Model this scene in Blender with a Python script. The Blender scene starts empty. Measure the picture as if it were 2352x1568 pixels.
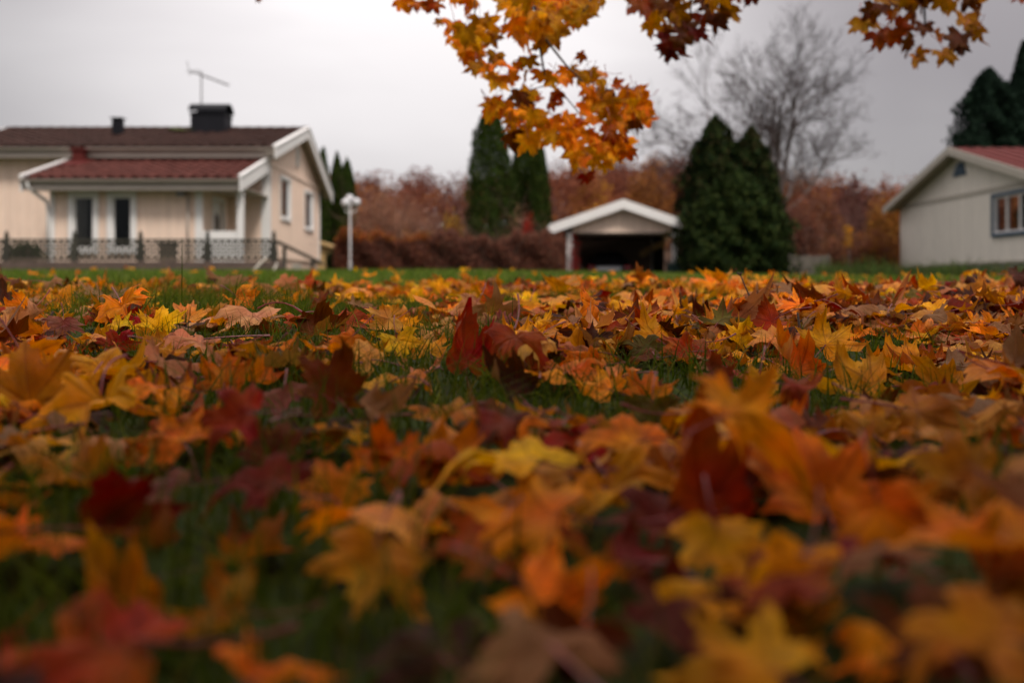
import bpy, math, random
import numpy as np
from mathutils import Vector, Matrix, Euler

R = math.radians
rng = np.random.RandomState(11)
random.seed(5)
scene = bpy.context.scene
COL = scene.collection

# ------------------------------------------------------------------ camera, sky, sun, exposure
CAM_H = 0.20
FPX = 2287.0                                   # focal length in pixels of a 2352 wide frame (35 mm lens)
cam_d = bpy.data.cameras.new('camera')
cam_d.lens = 35.0
cam_d.sensor_width = 36.0
cam_d.shift_y = -0.0548
cam_d.clip_start = 0.02
cam_d.clip_end = 2000
cam_d.dof.use_dof = True
cam_d.dof.focus_distance = 1.6
cam_d.dof.aperture_fstop = 3.6
cam = bpy.data.objects.new('camera', cam_d)
cam.location = (0, 0, CAM_H)
cam.rotation_euler = (R(90), 0, 0)
COL.objects.link(cam)
scene.camera = cam

SUN_EL = 54                                    # high behind the camera, to its right
w = bpy.data.worlds.new('World')
scene.world = w
w.use_nodes = True
nt = w.node_tree
nt.nodes.clear()
N = nt.nodes.new
L = nt.links.new
out = N('ShaderNodeOutputWorld')
bg = N('ShaderNodeBackground')
sky = N('ShaderNodeTexSky')
sky.sky_type = 'NISHITA'
sky.sun_disc = False
sky.sun_elevation = R(SUN_EL)
sky.sun_rotation = R(180 - 30)
bg.inputs['Strength'].default_value = 0.1
tc = N('ShaderNodeTexCoord')
mp = N('ShaderNodeMapping')
mp.inputs['Scale'].default_value = (1.0, 1.0, 3.2)
mp.inputs['Location'].default_value = (12.51066, 21.60973, 0.00343)
L(tc.outputs['Generated'], mp.inputs['Vector'])
nz = N('ShaderNodeTexNoise')
nz.inputs['Scale'].default_value = 1.123
nz.inputs['Detail'].default_value = 5
nz.inputs['Roughness'].default_value = 0.48
nz.inputs['Distortion'].default_value = 0.25
L(mp.outputs['Vector'], nz.inputs['Vector'])
rp = N('ShaderNodeValToRGB')
rp.color_ramp.elements[0].position = 0.34
rp.color_ramp.elements[0].color = (0.54, 0.495, 0.508, 1)
rp.color_ramp.elements[1].position = 0.60
rp.color_ramp.elements[1].color = (0.88, 0.835, 0.835, 1)
L(nz.outputs['Fac'], rp.inputs['Fac'])
sx = N('ShaderNodeSeparateXYZ')
L(tc.outputs['Generated'], sx.inputs['Vector'])
pw = N('ShaderNodeMath')                       # overcast sky: brighter towards the zenith all round
pw.operation = 'POWER'
pw.inputs[1].default_value = 1.7
mz = N('ShaderNodeMath')
mz.operation = 'MAXIMUM'
mz.inputs[1].default_value = 0.0
L(sx.outputs['Z'], mz.inputs[0])
L(mz.outputs[0], pw.inputs[0])
zr = N('ShaderNodeMapRange')
zr.inputs['From Min'].default_value = 0.0
zr.inputs['From Max'].default_value = 1.0
zr.inputs['To Min'].default_value = 2.9
zr.inputs['To Max'].default_value = 15.0
L(pw.outputs[0], zr.inputs['Value'])
dt = N('ShaderNodeVectorMath')                 # the cloud is thinner, paler, in the part of the sky over the hedge
dt.operation = 'DOT_PRODUCT'
dt.inputs[1].default_value = Vector((-0.09, 1.0, 0.12)).normalized()
L(tc.outputs['Generated'], dt.inputs[0])
br = N('ShaderNodeMapRange')
br.interpolation_type = 'SMOOTHSTEP'
br.inputs['From Min'].default_value = math.cos(R(25))
br.inputs['From Max'].default_value = math.cos(R(6))
br.inputs['To Min'].default_value = 1.0
br.inputs['To Max'].default_value = 1.65
L(dt.outputs['Value'], br.inputs['Value'])
zb = N('ShaderNodeMath')
zb.operation = 'MULTIPLY'
L(zr.outputs['Result'], zb.inputs[0])
L(br.outputs['Result'], zb.inputs[1])
sc = N('ShaderNodeVectorMath')
sc.operation = 'SCALE'
L(rp.outputs['Color'], sc.inputs[0])
L(zb.outputs[0], sc.inputs['Scale'])
mx = N('ShaderNodeMix')
mx.data_type = 'RGBA'
mx.inputs['Factor'].default_value = 0.96
L(sky.outputs['Color'], mx.inputs['A'])
L(sc.outputs['Vector'], mx.inputs['B'])
L(mx.outputs['Result'], bg.inputs['Color'])
L(bg.outputs['Background'], out.inputs['Surface'])

sun_d = bpy.data.lights.new('sun', 'SUN')
sun_d.energy = 1.5
sun_d.angle = R(12)
sun_d.color = (1.0, 0.95, 0.88)
sun = bpy.data.objects.new('sun', sun_d)
_az = R(30)
sun_dir = Vector((math.sin(_az) * math.cos(R(SUN_EL)), -math.cos(_az) * math.cos(R(SUN_EL)), math.sin(R(SUN_EL))))
sun.rotation_euler = sun_dir.to_track_quat('Z', 'Y').to_euler()
sun.location = (10, -20, 20)
COL.objects.link(sun)

scene.view_settings.view_transform = 'Standard'
scene.view_settings.look = 'None'
scene.view_settings.exposure = 0.85
scene.view_settings.gamma = 1.0
scene.view_settings.use_curve_mapping = False
scene.render.engine = 'CYCLES'
scene.cycles.use_denoising = True
scene.cycles.max_bounces = 6
scene.cycles.transparent_max_bounces = 8
scene.cycles.sample_clamp_indirect = 4.0

# ------------------------------------------------------------------ helpers


def sstep(t):
    t = np.clip(t, 0, 1)
    return t * t * (3 - 2 * t)


def ground(x, y):
    x = np.asarray(x, float)
    y = np.asarray(y, float)
    b = np.interp(y, [-30, -8, 0, 1, 2, 3.6, 6, 10, 18, 30, 60, 400],
                  [-0.5, -0.3, 0, .053, .097, .142, .168, .245, .43, .55, .60, .60])
    s = np.clip((x / np.maximum(y, 4.0) + 0.05) / 0.45, 0, 1) * np.clip((y - 3.5) / 4, 0, 1)
    b = b - (b - 0.18) * 0.55 * s
    wx = sstep((x - 0.2) / 1.5) * sstep((10.5 - x) / 1.5)
    dip = sstep((y - 26) / 6) * wx
    b = b - (b - 0.05) * dip
    near = np.clip((9 - y) / 6, 0, 1)
    b = b + near * (0.012 * np.sin(3.1 * x + 1.7 * y) + 0.010 * np.sin(5.3 * x - 4.1 * y + 1.0)
                    + 0.006 * np.sin(11 * x + 2.0) * np.sin(9 * y))
    return b


def gz(x, y):
    return float(ground(x, y))


def at(px, py, d):
    """world point seen at pixel (px, py) of a 2352 x 1568 frame, d metres ahead"""
    return Vector(((px - 1176) / FPX * d, d, CAM_H + (655 - py) / FPX * d))


def xof(px, d):
    return (px - 1176) / FPX * d


def zof(py, d):
    return CAM_H + (655 - py) / FPX * d


ORG = {}


def org(o):
    return ORG.get(o.name, Vector((0, 0, 0))) if o else Vector((0, 0, 0))


def thing(name, label, cat, loc, group=None):
    o = bpy.data.objects.new(name, None)
    COL.objects.link(o)
    o.empty_display_size = 0.1
    o.location = loc
    ORG[o.name] = Vector(loc)
    tag(o, label, cat, group)
    return o


def tag(o, label, cat, group=None):
    o['label'] = label
    o['category'] = cat
    if group:
        o['group'] = group
    return o


def link(name, me, mat, parent=None, origin=None):
    if mat is not None and not me.materials:
        me.materials.append(mat)
    o = bpy.data.objects.new(name, me)
    COL.objects.link(o)
    if parent is not None:
        o.parent = parent
        ORG[o.name] = org(parent)
    return o


class MB:
    def __init__(s):
        s.v = []
        s.f = []

    def add(s, vs, fs):
        n = len(s.v)
        s.v += [tuple(v) for v in vs]
        s.f += [tuple(i + n for i in f) for f in fs]
        return s

    def box(s, x0, x1, y0, y1, z0, z1):
        return s.add([(x0, y0, z0), (x1, y0, z0), (x1, y1, z0), (x0, y1, z0), (x0, y0, z1), (x1, y0, z1), (x1, y1, z1), (x0, y1, z1)],
                     [(0, 3, 2, 1), (4, 5, 6, 7), (0, 1, 5, 4), (1, 2, 6, 5), (2, 3, 7, 6), (3, 0, 4, 7)])

    def hexa(s, p):
        """eight corners: bottom ring then top ring"""
        return s.add(p, [(0, 3, 2, 1), (4, 5, 6, 7), (0, 1, 5, 4), (1, 2, 6, 5), (2, 3, 7, 6), (3, 0, 4, 7)])

    def bar(s, a, b, wid, hgt, up=(0, 0, 1)):
        a, b, up = Vector(a), Vector(b), Vector(up)
        d = (b - a).normalized()
        sd = d.cross(up).normalized() * wid / 2
        u = sd.cross(d).normalized() * hgt / 2
        return s.hexa([a - sd - u, a + sd - u, b + sd - u, b - sd - u, a - sd + u, a + sd + u, b + sd + u, b - sd + u])

    def tube(s, pts, rad, n=6, cap=True):
        pts = [Vector(p) for p in pts]
        if not hasattr(rad, '__len__'):
            rad = [rad] * len(pts)
        base = len(s.v)
        d0 = (pts[1] - pts[0]).normalized()
        ref = Vector((0, 0, 1)) if abs(d0.z) < 0.9 else Vector((1, 0, 0))
        for i, p in enumerate(pts):
            d = (pts[min(i + 1, len(pts) - 1)] - pts[max(i - 1, 0)]).normalized()
            a = d.cross(ref)
            if a.length < 1e-4:
                a = d.cross(Vector((0, 1, 0)))
            a.normalize()
            b = d.cross(a)
            for k in range(n):
                t = 2 * math.pi * k / n
                s.v.append(tuple(p + (a * math.cos(t) + b * math.sin(t)) * rad[i]))
        for i in range(len(pts) - 1):
            for k in range(n):
                k2 = (k + 1) % n
                s.f.append((base + i * n + k, base + i * n + k2, base + (i + 1) * n + k2, base + (i + 1) * n + k))
        if cap:
            s.f.append(tuple(base + k for k in range(n - 1, -1, -1)))
            s.f.append(tuple(base + (len(pts) - 1) * n + k for k in range(n)))
        return s

    def lathe(s, prof, c, n=16):
        base = len(s.v)
        for r, z in prof:
            for k in range(n):
                t = 2 * math.pi * k / n
                s.v.append((c[0] + r * math.cos(t), c[1] + r * math.sin(t), c[2] + z))
        for i in range(len(prof) - 1):
            for k in range(n):
                k2 = (k + 1) % n
                s.f.append((base + i * n + k, base + i * n + k2, base + (i + 1) * n + k2, base + (i + 1) * n + k))
        s.f.append(tuple(base + k for k in range(n - 1, -1, -1)))
        s.f.append(tuple(base + (len(prof) - 1) * n + k for k in range(n)))
        return s

    def build(s, name, mat, parent=None, smooth=False, bevel=0.0):
        o0 = org(parent)
        me = bpy.data.meshes.new(name)
        me.from_pydata([(v[0] - o0.x, v[1] - o0.y, v[2] - o0.z) for v in s.v], [], s.f)
        me.validate()
        if smooth:
            me.polygons.foreach_set('use_smooth', [True] * len(me.polygons))
        o = link(name, me, mat, parent)
        if bevel:
            m = o.modifiers.new('bevel', 'BEVEL')
            m.width = bevel
            m.segments = 2
            m.limit_method = 'ANGLE'
        return o


def np_mesh(name, V, F, mat, parent=None, tint=None, smooth=False, extra=None):
    """V (n,3), F (m,k) with k = 3 or 4"""
    V = np.asarray(V, np.float32)
    if parent is not None:
        V = V - np.array(org(parent), np.float32)
    F = np.asarray(F, np.int32)
    me = bpy.data.meshes.new(name)
    me.vertices.add(len(V))
    me.vertices.foreach_set('co', V.ravel())
    m, k = F.shape
    me.loops.add(m * k)
    me.loops.foreach_set('vertex_index', F.ravel())
    me.polygons.add(m)
    me.polygons.foreach_set('loop_start', np.arange(0, m * k, k, dtype=np.int32))
    me.polygons.foreach_set('loop_total', np.full(m, k, np.int32))
    if smooth:
        me.polygons.foreach_set('use_smooth', np.ones(m, bool))
    if tint is not None:
        a = me.attributes.new('tint', 'FLOAT_COLOR', 'POINT')
        t4 = np.ones((len(V), 4), np.float32)
        t4[:, :3] = tint
        a.data.foreach_set('color', t4.ravel())
    for nm, arr in (extra or {}).items():
        arr = np.asarray(arr, np.float32)
        if arr.ndim == 1:
            me.attributes.new(nm, 'FLOAT', 'POINT').data.foreach_set('value', arr)
        else:
            me.attributes.new(nm, 'FLOAT_VECTOR', 'POINT').data.foreach_set('vector', arr.ravel())
    me.update(calc_edges=True)
    return link(name, me, mat, parent)


# ------------------------------------------------------------------ materials
def new_mat(name):
    m = bpy.data.materials.new(name)
    m.use_nodes = True
    t = m.node_tree
    t.nodes.clear()
    o = t.nodes.new('ShaderNodeOutputMaterial')
    return m, t, o


def mat_plain(name, col, rough=0.6, var=0.15, scale=6.0, spec=0.4, metal=0.0, bump=0.0, dirt=None, dirt_amt=0.0):
    m, t, o = new_mat(name)
    b = t.nodes.new('ShaderNodeBsdfPrincipled')
    b.inputs['Roughness'].default_value = rough
    b.inputs['Metallic'].default_value = metal
    b.inputs['Specular IOR Level'].default_value = spec
    tcn = t.nodes.new('ShaderNodeTexCoord')
    oi = t.nodes.new('ShaderNodeObjectInfo')
    n = t.nodes.new('ShaderNodeTexNoise')
    n.noise_dimensions = '4D'
    n.inputs['Scale'].default_value = scale
    n.inputs['Detail'].default_value = 5
    t.links.new(tcn.outputs['Object'], n.inputs['Vector'])
    mu = t.nodes.new('ShaderNodeMath')
    mu.operation = 'MULTIPLY'
    mu.inputs[1].default_value = 37.0
    t.links.new(oi.outputs['Random'], mu.inputs[0])
    t.links.new(mu.outputs[0], n.inputs['W'])
    r = t.nodes.new('ShaderNodeValToRGB')
    r.color_ramp.elements[0].position = 0.25
    r.color_ramp.elements[1].position = 0.75
    r.color_ramp.elements[0].color = (*[c * (1 - var) for c in col], 1)
    r.color_ramp.elements[1].color = (*[min(1, c * (1 + var)) for c in col], 1)
    t.links.new(n.outputs['Fac'], r.inputs['Fac'])
    src = r.outputs['Color']
    # per object brightness variation
    hv = t.nodes.new('ShaderNodeHueSaturation')
    mr = t.nodes.new('ShaderNodeMapRange')
    mr.inputs['To Min'].default_value = 1 - var * 0.6
    mr.inputs['To Max'].default_value = 1 + var * 0.6
    t.links.new(oi.outputs['Random'], mr.inputs['Value'])
    t.links.new(mr.outputs['Result'], hv.inputs['Value'])
    t.links.new(src, hv.inputs['Color'])
    src = hv.outputs['Color']
    if dirt:
        n2 = t.nodes.new('ShaderNodeTexNoise')
        n2.inputs['Scale'].default_value = scale * 0.35
        n2.inputs['Detail'].default_value = 6
        t.links.new(tcn.outputs['Object'], n2.inputs['Vector'])
        r2 = t.nodes.new('ShaderNodeMapRange')
        r2.inputs['From Min'].default_value = 0.5
        r2.inputs['From Max'].default_value = 0.75
        r2.inputs['To Max'].default_value = dirt_amt
        t.links.new(n2.outputs['Fac'], r2.inputs['Value'])
        mm = t.nodes.new('ShaderNodeMix')
        mm.data_type = 'RGBA'
        mm.inputs['B'].default_value = (*dirt, 1)
        t.links.new(r2.outputs['Result'], mm.inputs['Factor'])
        t.links.new(src, mm.inputs['A'])
        src = mm.outputs['Result']
    t.links.new(src, b.inputs['Base Color'])
    if bump:
        bp = t.nodes.new('ShaderNodeBump')
        bp.inputs['Strength'].default_value = bump
        bp.inputs['Distance'].default_value = 0.01
        t.links.new(n.outputs['Fac'], bp.inputs['Height'])
        t.links.new(bp.outputs['Normal'], b.inputs['Normal'])
    t.links.new(b.outputs['BSDF'], o.inputs['Surface'])
    return m


def mat_tint(name, rough=0.6, trans=0.35, spec=0.3, mul=1.0):
    """foliage: colour per leaf from the mesh, some light passing through"""
    m, t, o = new_mat(name)
    a = t.nodes.new('ShaderNodeAttribute')
    a.attribute_name = 'tint'
    b = t.nodes.new('ShaderNodeBsdfPrincipled')
    b.inputs['Roughness'].default_value = rough
    b.inputs['Specular IOR Level'].default_value = spec
    tr = t.nodes.new('ShaderNodeBsdfTranslucent')
    mxs = t.nodes.new('ShaderNodeMixShader')
    mxs.inputs['Fac'].default_value = trans
    t.links.new(a.outputs['Color'], b.inputs['Base Color'])
    t.links.new(a.outputs['Color'], tr.inputs['Color'])
    t.links.new(b.outputs['BSDF'], mxs.inputs[1])
    t.links.new(tr.outputs['BSDF'], mxs.inputs[2])
    t.links.new(mxs.outputs['Shader'], o.inputs['Surface'])
    return m


def mat_leaf(name, per_object):
    m, t, o = new_mat(name)
    nn, ln = t.nodes.new, t.links.new

    def math_(op, a, b=None, clamp=False):
        q = nn('ShaderNodeMath')
        q.operation = op
        q.use_clamp = clamp
        for i, v in enumerate((a, b)):
            if v is None:
                continue
            if isinstance(v, (int, float)):
                q.inputs[i].default_value = v
            else:
                ln(v, q.inputs[i])
        return q.outputs[0]

    def rng_(v, a, b, c=0.0, d=1.0):
        q = nn('ShaderNodeMapRange')
        q.interpolation_type = 'SMOOTHSTEP'
        for k, x in (('From Min', a), ('From Max', b), ('To Min', c), ('To Max', d)):
            q.inputs[k].default_value = x
        ln(v, q.inputs['Value'])
        return q.outputs['Result']

    def mix_(f, A, B, blend='MIX'):
        q = nn('ShaderNodeMix')
        q.data_type = 'RGBA'
        q.blend_type = blend
        for k, v in (('Factor', f), ('A', A), ('B', B)):
            if isinstance(v, (int, float)):
                q.inputs[k].default_value = v
            elif isinstance(v, tuple):
                q.inputs[k].default_value = v
            else:
                ln(v, q.inputs[k])
        return q.outputs['Result']

    lp = nn('ShaderNodeAttribute')
    lp.attribute_name = 'lp'
    if per_object:
        oi = nn('ShaderNodeObjectInfo')
        tint, rnd = oi.outputs['Color'], oi.outputs['Random']
    else:
        a1 = nn('ShaderNodeAttribute')
        a1.attribute_name = 'tint'
        a2 = nn('ShaderNodeAttribute')
        a2.attribute_name = 'rnd'
        tint, rnd = a1.outputs['Color'], a2.outputs['Fac']
    W = math_('MULTIPLY', rnd, 91.0)
    sp = nn('ShaderNodeSeparateXYZ')
    ln(lp.outputs['Vector'], sp.inputs['Vector'])
    x, y, edge = sp.outputs['X'], sp.outputs['Y'], sp.outputs['Z']
    fl = nn('ShaderNodeCombineXYZ')
    ln(x, fl.inputs['X'])
    ln(y, fl.inputs['Y'])
    r = math_('SQRT', math_('ADD', math_('MULTIPLY', x, x), math_('MULTIPLY', y, y)))
    ang = math_('ABSOLUTE', math_('ARCTAN2', x, y))
    pp = math_('PINGPONG', ang, R(24))
    dv = math_('MULTIPLY', r, pp)
    vein = math_('MULTIPLY', rng_(dv, 0.008, 0.022, 1, 0), rng_(edge, 0.85, 1.0, 1, 0))
    s2 = math_('PINGPONG', math_('SUBTRACT', r, math_('MULTIPLY', dv, 1.3)), 0.075)
    vein2 = math_('MULTIPLY', rng_(s2, 0.003, 0.012, 1, 0), 0.45)
    veins = math_('MAXIMUM', vein, vein2)

    def noise(scale, detail=3, rough=0.5, off=0.0):
        q = nn('ShaderNodeTexNoise')
        q.noise_dimensions = '4D'
        q.inputs['Scale'].default_value = scale
        q.inputs['Detail'].default_value = detail
        q.inputs['Roughness'].default_value = rough
        ln(fl.outputs['Vector'], q.inputs['Vector'])
        ln(math_('ADD', W, off), q.inputs['W'])
        return q.outputs['Fac']

    # hue drift over the blade: towards red along some lobes, towards yellow on others
    hs = nn('ShaderNodeHueSaturation')
    ln(tint, hs.inputs['Color'])
    hs.inputs['Saturation'].default_value = 1.18
    ln(rng_(noise(1.5), 0.3, 0.7, 0.482, 0.509), hs.inputs['Hue'])
    ln(rng_(noise(2.4, off=7), 0.3, 0.7, 0.80, 1.34), hs.inputs['Value'])
    c = hs.outputs['Color']
    # brown wither from the rim inwards and in blotches
    blot = rng_(math_('ADD', noise(3.0, 5, 0.6, off=13), math_('MULTIPLY', edge, 0.13)), 0.64, 0.80, 0, 0.75)
    c = mix_(blot, c, mix_(0.55, (0.075, 0.028, 0.012, 1), mix_(0.35, c, (0.02, 0.01, 0.006, 1))))
    spots = rng_(noise(11.0, 2, 0.5, off=29), 0.69, 0.73, 0, 0.9)
    c = mix_(spots, c, (0.022, 0.010, 0.006, 1))
    c = mix_(math_('MULTIPLY', veins, 0.55), c, mix_(0.6, c, (0.16, 0.03, 0.012, 1)))
    # underside is paler and matt
    ge = nn('ShaderNodeNewGeometry')
    back = mix_(0.38, c, (0.48, 0.24, 0.10, 1))
    c = mix_(ge.outputs['Backfacing'], c, back)

    b = nn('ShaderNodeBsdfPrincipled')
    ln(c, b.inputs['Base Color'])
    b.inputs['Roughness'].default_value = 0.55
    b.inputs['Specular IOR Level'].default_value = 0.11
    bp = nn('ShaderNodeBump')
    bp.inputs['Strength'].default_value = 0.5
    bp.inputs['Distance'].default_value = 0.004
    hgt = math_('SUBTRACT', math_('MULTIPLY', noise(7.0, 3, off=3), 1.0), math_('MULTIPLY', veins, 0.5))
    ln(hgt, bp.inputs['Height'])
    ln(bp.outputs['Normal'], b.inputs['Normal'])
    tr = nn('ShaderNodeBsdfTranslucent')
    sat = nn('ShaderNodeHueSaturation')
    sat.inputs['Saturation'].default_value = 1.15
    sat.inputs['Value'].default_value = 1.05
    ln(c, sat.inputs['Color'])
    ln(sat.outputs['Color'], tr.inputs['Color'])
    ms = nn('ShaderNodeMixShader')
    ms.inputs['Fac'].default_value = 0.37
    ln(b.outputs['BSDF'], ms.inputs[1])
    ln(tr.outputs['BSDF'], ms.inputs[2])
    ln(ms.outputs['Shader'], o.inputs['Surface'])
    return m


def mat_glass(name):
    m, t, o = new_mat(name)
    gl = t.nodes.new('ShaderNodeBsdfGlossy')
    gl.inputs['Roughness'].default_value = 0.03
    gl.inputs['Color'].default_value = (0.42, 0.45, 0.48, 1)
    tr = t.nodes.new('ShaderNodeBsdfTransparent')
    tr.inputs['Color'].default_value = (0.35, 0.4, 0.43, 1)
    fr = t.nodes.new('ShaderNodeFresnel')
    fr.inputs['IOR'].default_value = 1.45
    ms = t.nodes.new('ShaderNodeMixShader')
    t.links.new(fr.outputs['Fac'], ms.inputs['Fac'])
    t.links.new(tr.outputs['BSDF'], ms.inputs[1])
    t.links.new(gl.outputs['BSDF'], ms.inputs[2])
    t.links.new(ms.outputs['Shader'], o.inputs['Surface'])
    return m


def mat_ground():
    m, t, o = new_mat('ground_soil_and_turf')
    nn, ln = t.nodes.new, t.links.new
    tcn = nn('ShaderNodeTexCoord')
    n1 = nn('ShaderNodeTexNoise')
    n1.inputs['Scale'].default_value = 1.3
    n1.inputs['Detail'].default_value = 8
    ln(tcn.outputs['Object'], n1.inputs['Vector'])
    n2 = nn('ShaderNodeTexNoise')
    n2.inputs['Scale'].default_value = 30
    n2.inputs['Detail'].default_value = 4
    ln(tcn.outputs['Object'], n2.inputs['Vector'])
    r1 = nn('ShaderNodeValToRGB')
    r1.color_ramp.elements[0].position = 0.3
    r1.color_ramp.elements[0].color = (0.020, 0.026, 0.006, 1)
    r1.color_ramp.elements[1].position = 0.7
    r1.color_ramp.elements[1].color = (0.040, 0.060, 0.011, 1)
    ln(n1.outputs['Fac'], r1.inputs['Fac'])
    mx_ = nn('ShaderNodeMix')
    mx_.data_type = 'RGBA'
    mx_.inputs['B'].default_value = (0.018, 0.013, 0.008, 1)
    mr = nn('ShaderNodeMapRange')
    mr.inputs['From Min'].default_value = 0.45
    mr.inputs['From Max'].default_value = 0.6
    mr.inputs['To Max'].default_value = 0.6
    ln(n2.outputs['Fac'], mr.inputs['Value'])
    ln(mr.outputs['Result'], mx_.inputs['Factor'])
    ln(r1.outputs['Color'], mx_.inputs['A'])
    b = nn('ShaderNodeBsdfPrincipled')
    b.inputs['Roughness'].default_value = 0.9
    b.inputs['Specular IOR Level'].default_value = 0.1
    ln(mx_.outputs['Result'], b.inputs['Base Color'])
    ln(b.outputs['BSDF'], o.inputs['Surface'])
    return m


M = {}
M['ground'] = mat_ground()
M['cream'] = mat_plain('cream_paint', (0.86, 0.655, 0.52), 0.6, 0.07, 2.0, dirt=(0.55, 0.42, 0.31), dirt_amt=0.5)
M['cream_plinth'] = mat_plain('pink_plinth_render', (0.62, 0.44, 0.34), 0.8, 0.1, 5.0)
M['white'] = mat_plain('white_paint', (0.78, 0.75, 0.72), 0.5, 0.05, 2.0)
M['gutter'] = mat_plain('grey_beige_gutter', (0.42, 0.36, 0.31), 0.45, 0.08, 2.0)
M['soffit'] = mat_plain('soffit_boards', (0.42, 0.36, 0.30), 0.7, 0.08, 3.0)
M['tile_dark'] = mat_plain('dark_brown_tile', (0.038, 0.017, 0.013), 0.8, 0.25, 8.0, dirt=(0.03, 0.032, 0.012), dirt_amt=0.5, spec=0.15)
M['tile_red'] = mat_plain('red_brown_tile', (0.085, 0.026, 0.020), 0.8, 0.25, 8.0, dirt=(0.05, 0.02, 0.015), dirt_amt=0.5, spec=0.15)
M['red_metal'] = mat_plain('red_painted_metal', (0.22, 0.04, 0.03), 0.6, 0.1, 4.0, spec=0.2)
M['dark_red_metal'] = mat_plain('dark_red_roof_metal', (0.10, 0.020, 0.017), 0.7, 0.15, 4.0, spec=0.1)
M['black_metal'] = mat_plain('black_sheet_metal', (0.010, 0.010, 0.013), 0.55, 0.15, 3.0, spec=0.15)
M['grey_metal'] = mat_plain('grey_metal', (0.25, 0.24, 0.24), 0.4, 0.1, 5.0, metal=0.6)
M['fence'] = mat_plain('dark_stained_wood', (0.035, 0.032, 0.022), 0.75, 0.3, 12.0)
M['fence_rail'] = mat_plain('weathered_rail_wood', (0.095, 0.070, 0.050), 0.8, 0.25, 12.0)
M['lowwall'] = mat_plain('brown_wall_stone', (0.085, 0.058, 0.046), 0.9, 0.3, 9.0, bump=0.4)
M['greige'] = mat_plain('greige_paint', (0.74, 0.685, 0.60), 0.65, 0.06, 2.0)
M['greige_trim'] = mat_plain('greige_trim', (0.42, 0.38, 0.315), 0.65, 0.06, 2.0)
M['blue'] = mat_plain('dark_blue_paint', (0.045, 0.085, 0.13), 0.5, 0.1, 3.0)
M['concrete'] = mat_plain('pale_concrete', (0.38, 0.37, 0.34), 0.85, 0.12, 5.0)
M['asphalt'] = mat_plain('asphalt_drive', (0.05, 0.05, 0.052), 0.85, 0.2, 30.0)
M['car'] = mat_plain('black_car_paint', (0.012, 0.013, 0.016), 0.2, 0.05, 2.0, spec=0.6)
M['car_glass'] = mat_plain('car_glass', (0.006, 0.007, 0.008), 0.08, 0.0, 2.0, spec=0.5)
M['chrome'] = mat_plain('silver_trim', (0.62, 0.62, 0.66), 0.25, 0.05, 2.0, metal=0.5)
M['tail'] = mat_plain('red_tail_lens', (0.35, 0.01, 0.015), 0.2, 0.05, 2.0, spec=0.6)
M['rubber'] = mat_plain('black_rubber', (0.012, 0.012, 0.012), 0.8, 0.1, 4.0)
M['globe'] = mat_plain('opal_globe', (0.56, 0.55, 0.56), 0.3, 0.03, 2.0)
M['bark_grey'] = mat_plain('grey_bark', (0.115, 0.085, 0.075), 0.9, 0.3, 10.0)
M['bark_dark'] = mat_plain('dark_bark', (0.045, 0.032, 0.024), 0.9, 0.35, 14.0, bump=0.5)
M['twig'] = mat_plain('dark_twig', (0.040, 0.024, 0.018), 0.8, 0.3, 30.0)
M['stalk'] = mat_plain('red_stalk', (0.17, 0.018, 0.014), 0.4, 0.35, 4.0)
M['plank'] = mat_plain('tan_plank', (0.42, 0.27, 0.11), 0.7, 0.2, 6.0)
M['gate_wood'] = mat_plain('grey_gate_wood', (0.12, 0.10, 0.082), 0.85, 0.25, 6.0)
M['bin'] = mat_plain('dark_green_plastic', (0.012, 0.03, 0.026), 0.5, 0.1, 4.0)
M['shed_lining'] = mat_plain('unpainted_lining_boards', (0.30, 0.22, 0.17), 0.85, 0.15, 3.0)
M['interior'] = mat_plain('dim_interior', (0.10, 0.085, 0.08), 0.9, 0.1, 2.0)
M['pot'] = mat_plain('dark_pot', (0.05, 0.03, 0.025), 0.6, 0.1, 5.0)
M['glass'] = mat_glass('window_glass')
M['leaf'] = mat_leaf('maple_leaf_blade', True)
M['leaf_mass'] = mat_leaf('maple_leaf_litter', False)
M['foliage'] = mat_tint('foliage', 0.7, 0.3, 0.06)
M['needles'] = mat_tint('conifer_foliage', 0.8, 0.12, 0.03)
M['grass'] = mat_tint('grass_blades', 0.6, 0.4, 0.06)
M['twigs_tint'] = mat_tint('bare_twigs', 0.9, 0.0, 0.1)
M['moss'] = mat_plain('moss', (0.07, 0.075, 0.02), 0.95, 0.2, 8.0)

# ------------------------------------------------------------------ ground, hill, drive
def axis_pts(segs):
    r = []
    for a, b, s in segs:
        r += list(np.arange(a, b, s))
    r.append(segs[-1][1])
    return np.array(r)


xs = axis_pts([(-260, -60, 20), (-60, -20, 4), (-20, -6, 1), (-6, -3, 0.3), (-3, 3, 0.06), (3, 6, 0.3), (6, 24, 1), (24, 60, 4), (60, 260, 20)])
ys = axis_pts([(-60, -12, 6), (-12, -1, 1), (-1, 6, 0.06), (6, 12, 0.4), (12, 50, 1.0), (50, 90, 5), (90, 600, 30)])
GX, GY = np.meshgrid(xs, ys)
GZ = ground(GX, GY)
nx, ny = len(xs), len(ys)
idx = np.arange(nx * ny).reshape(ny, nx)
Fq = np.stack([idx[:-1, :-1].ravel(), idx[:-1, 1:].ravel(), idx[1:, 1:].ravel(), idx[1:, :-1].ravel()], 1)
g_o = np_mesh('ground', np.stack([GX.ravel(), GY.ravel(), GZ.ravel()], 1), Fq, M['ground'], smooth=True)
g_o['kind'] = 'structure'


def hill_z(x, y):
    top = np.interp(x, [-120, -30, -5, 8, 24, 40, 55, 110], [6.0, 7.0, 7.4, 9.2, 9.2, 5.6, 5.0, 4.0])
    return 0.4 + top * sstep((np.asarray(y) - 66) / 70.0)


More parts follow.
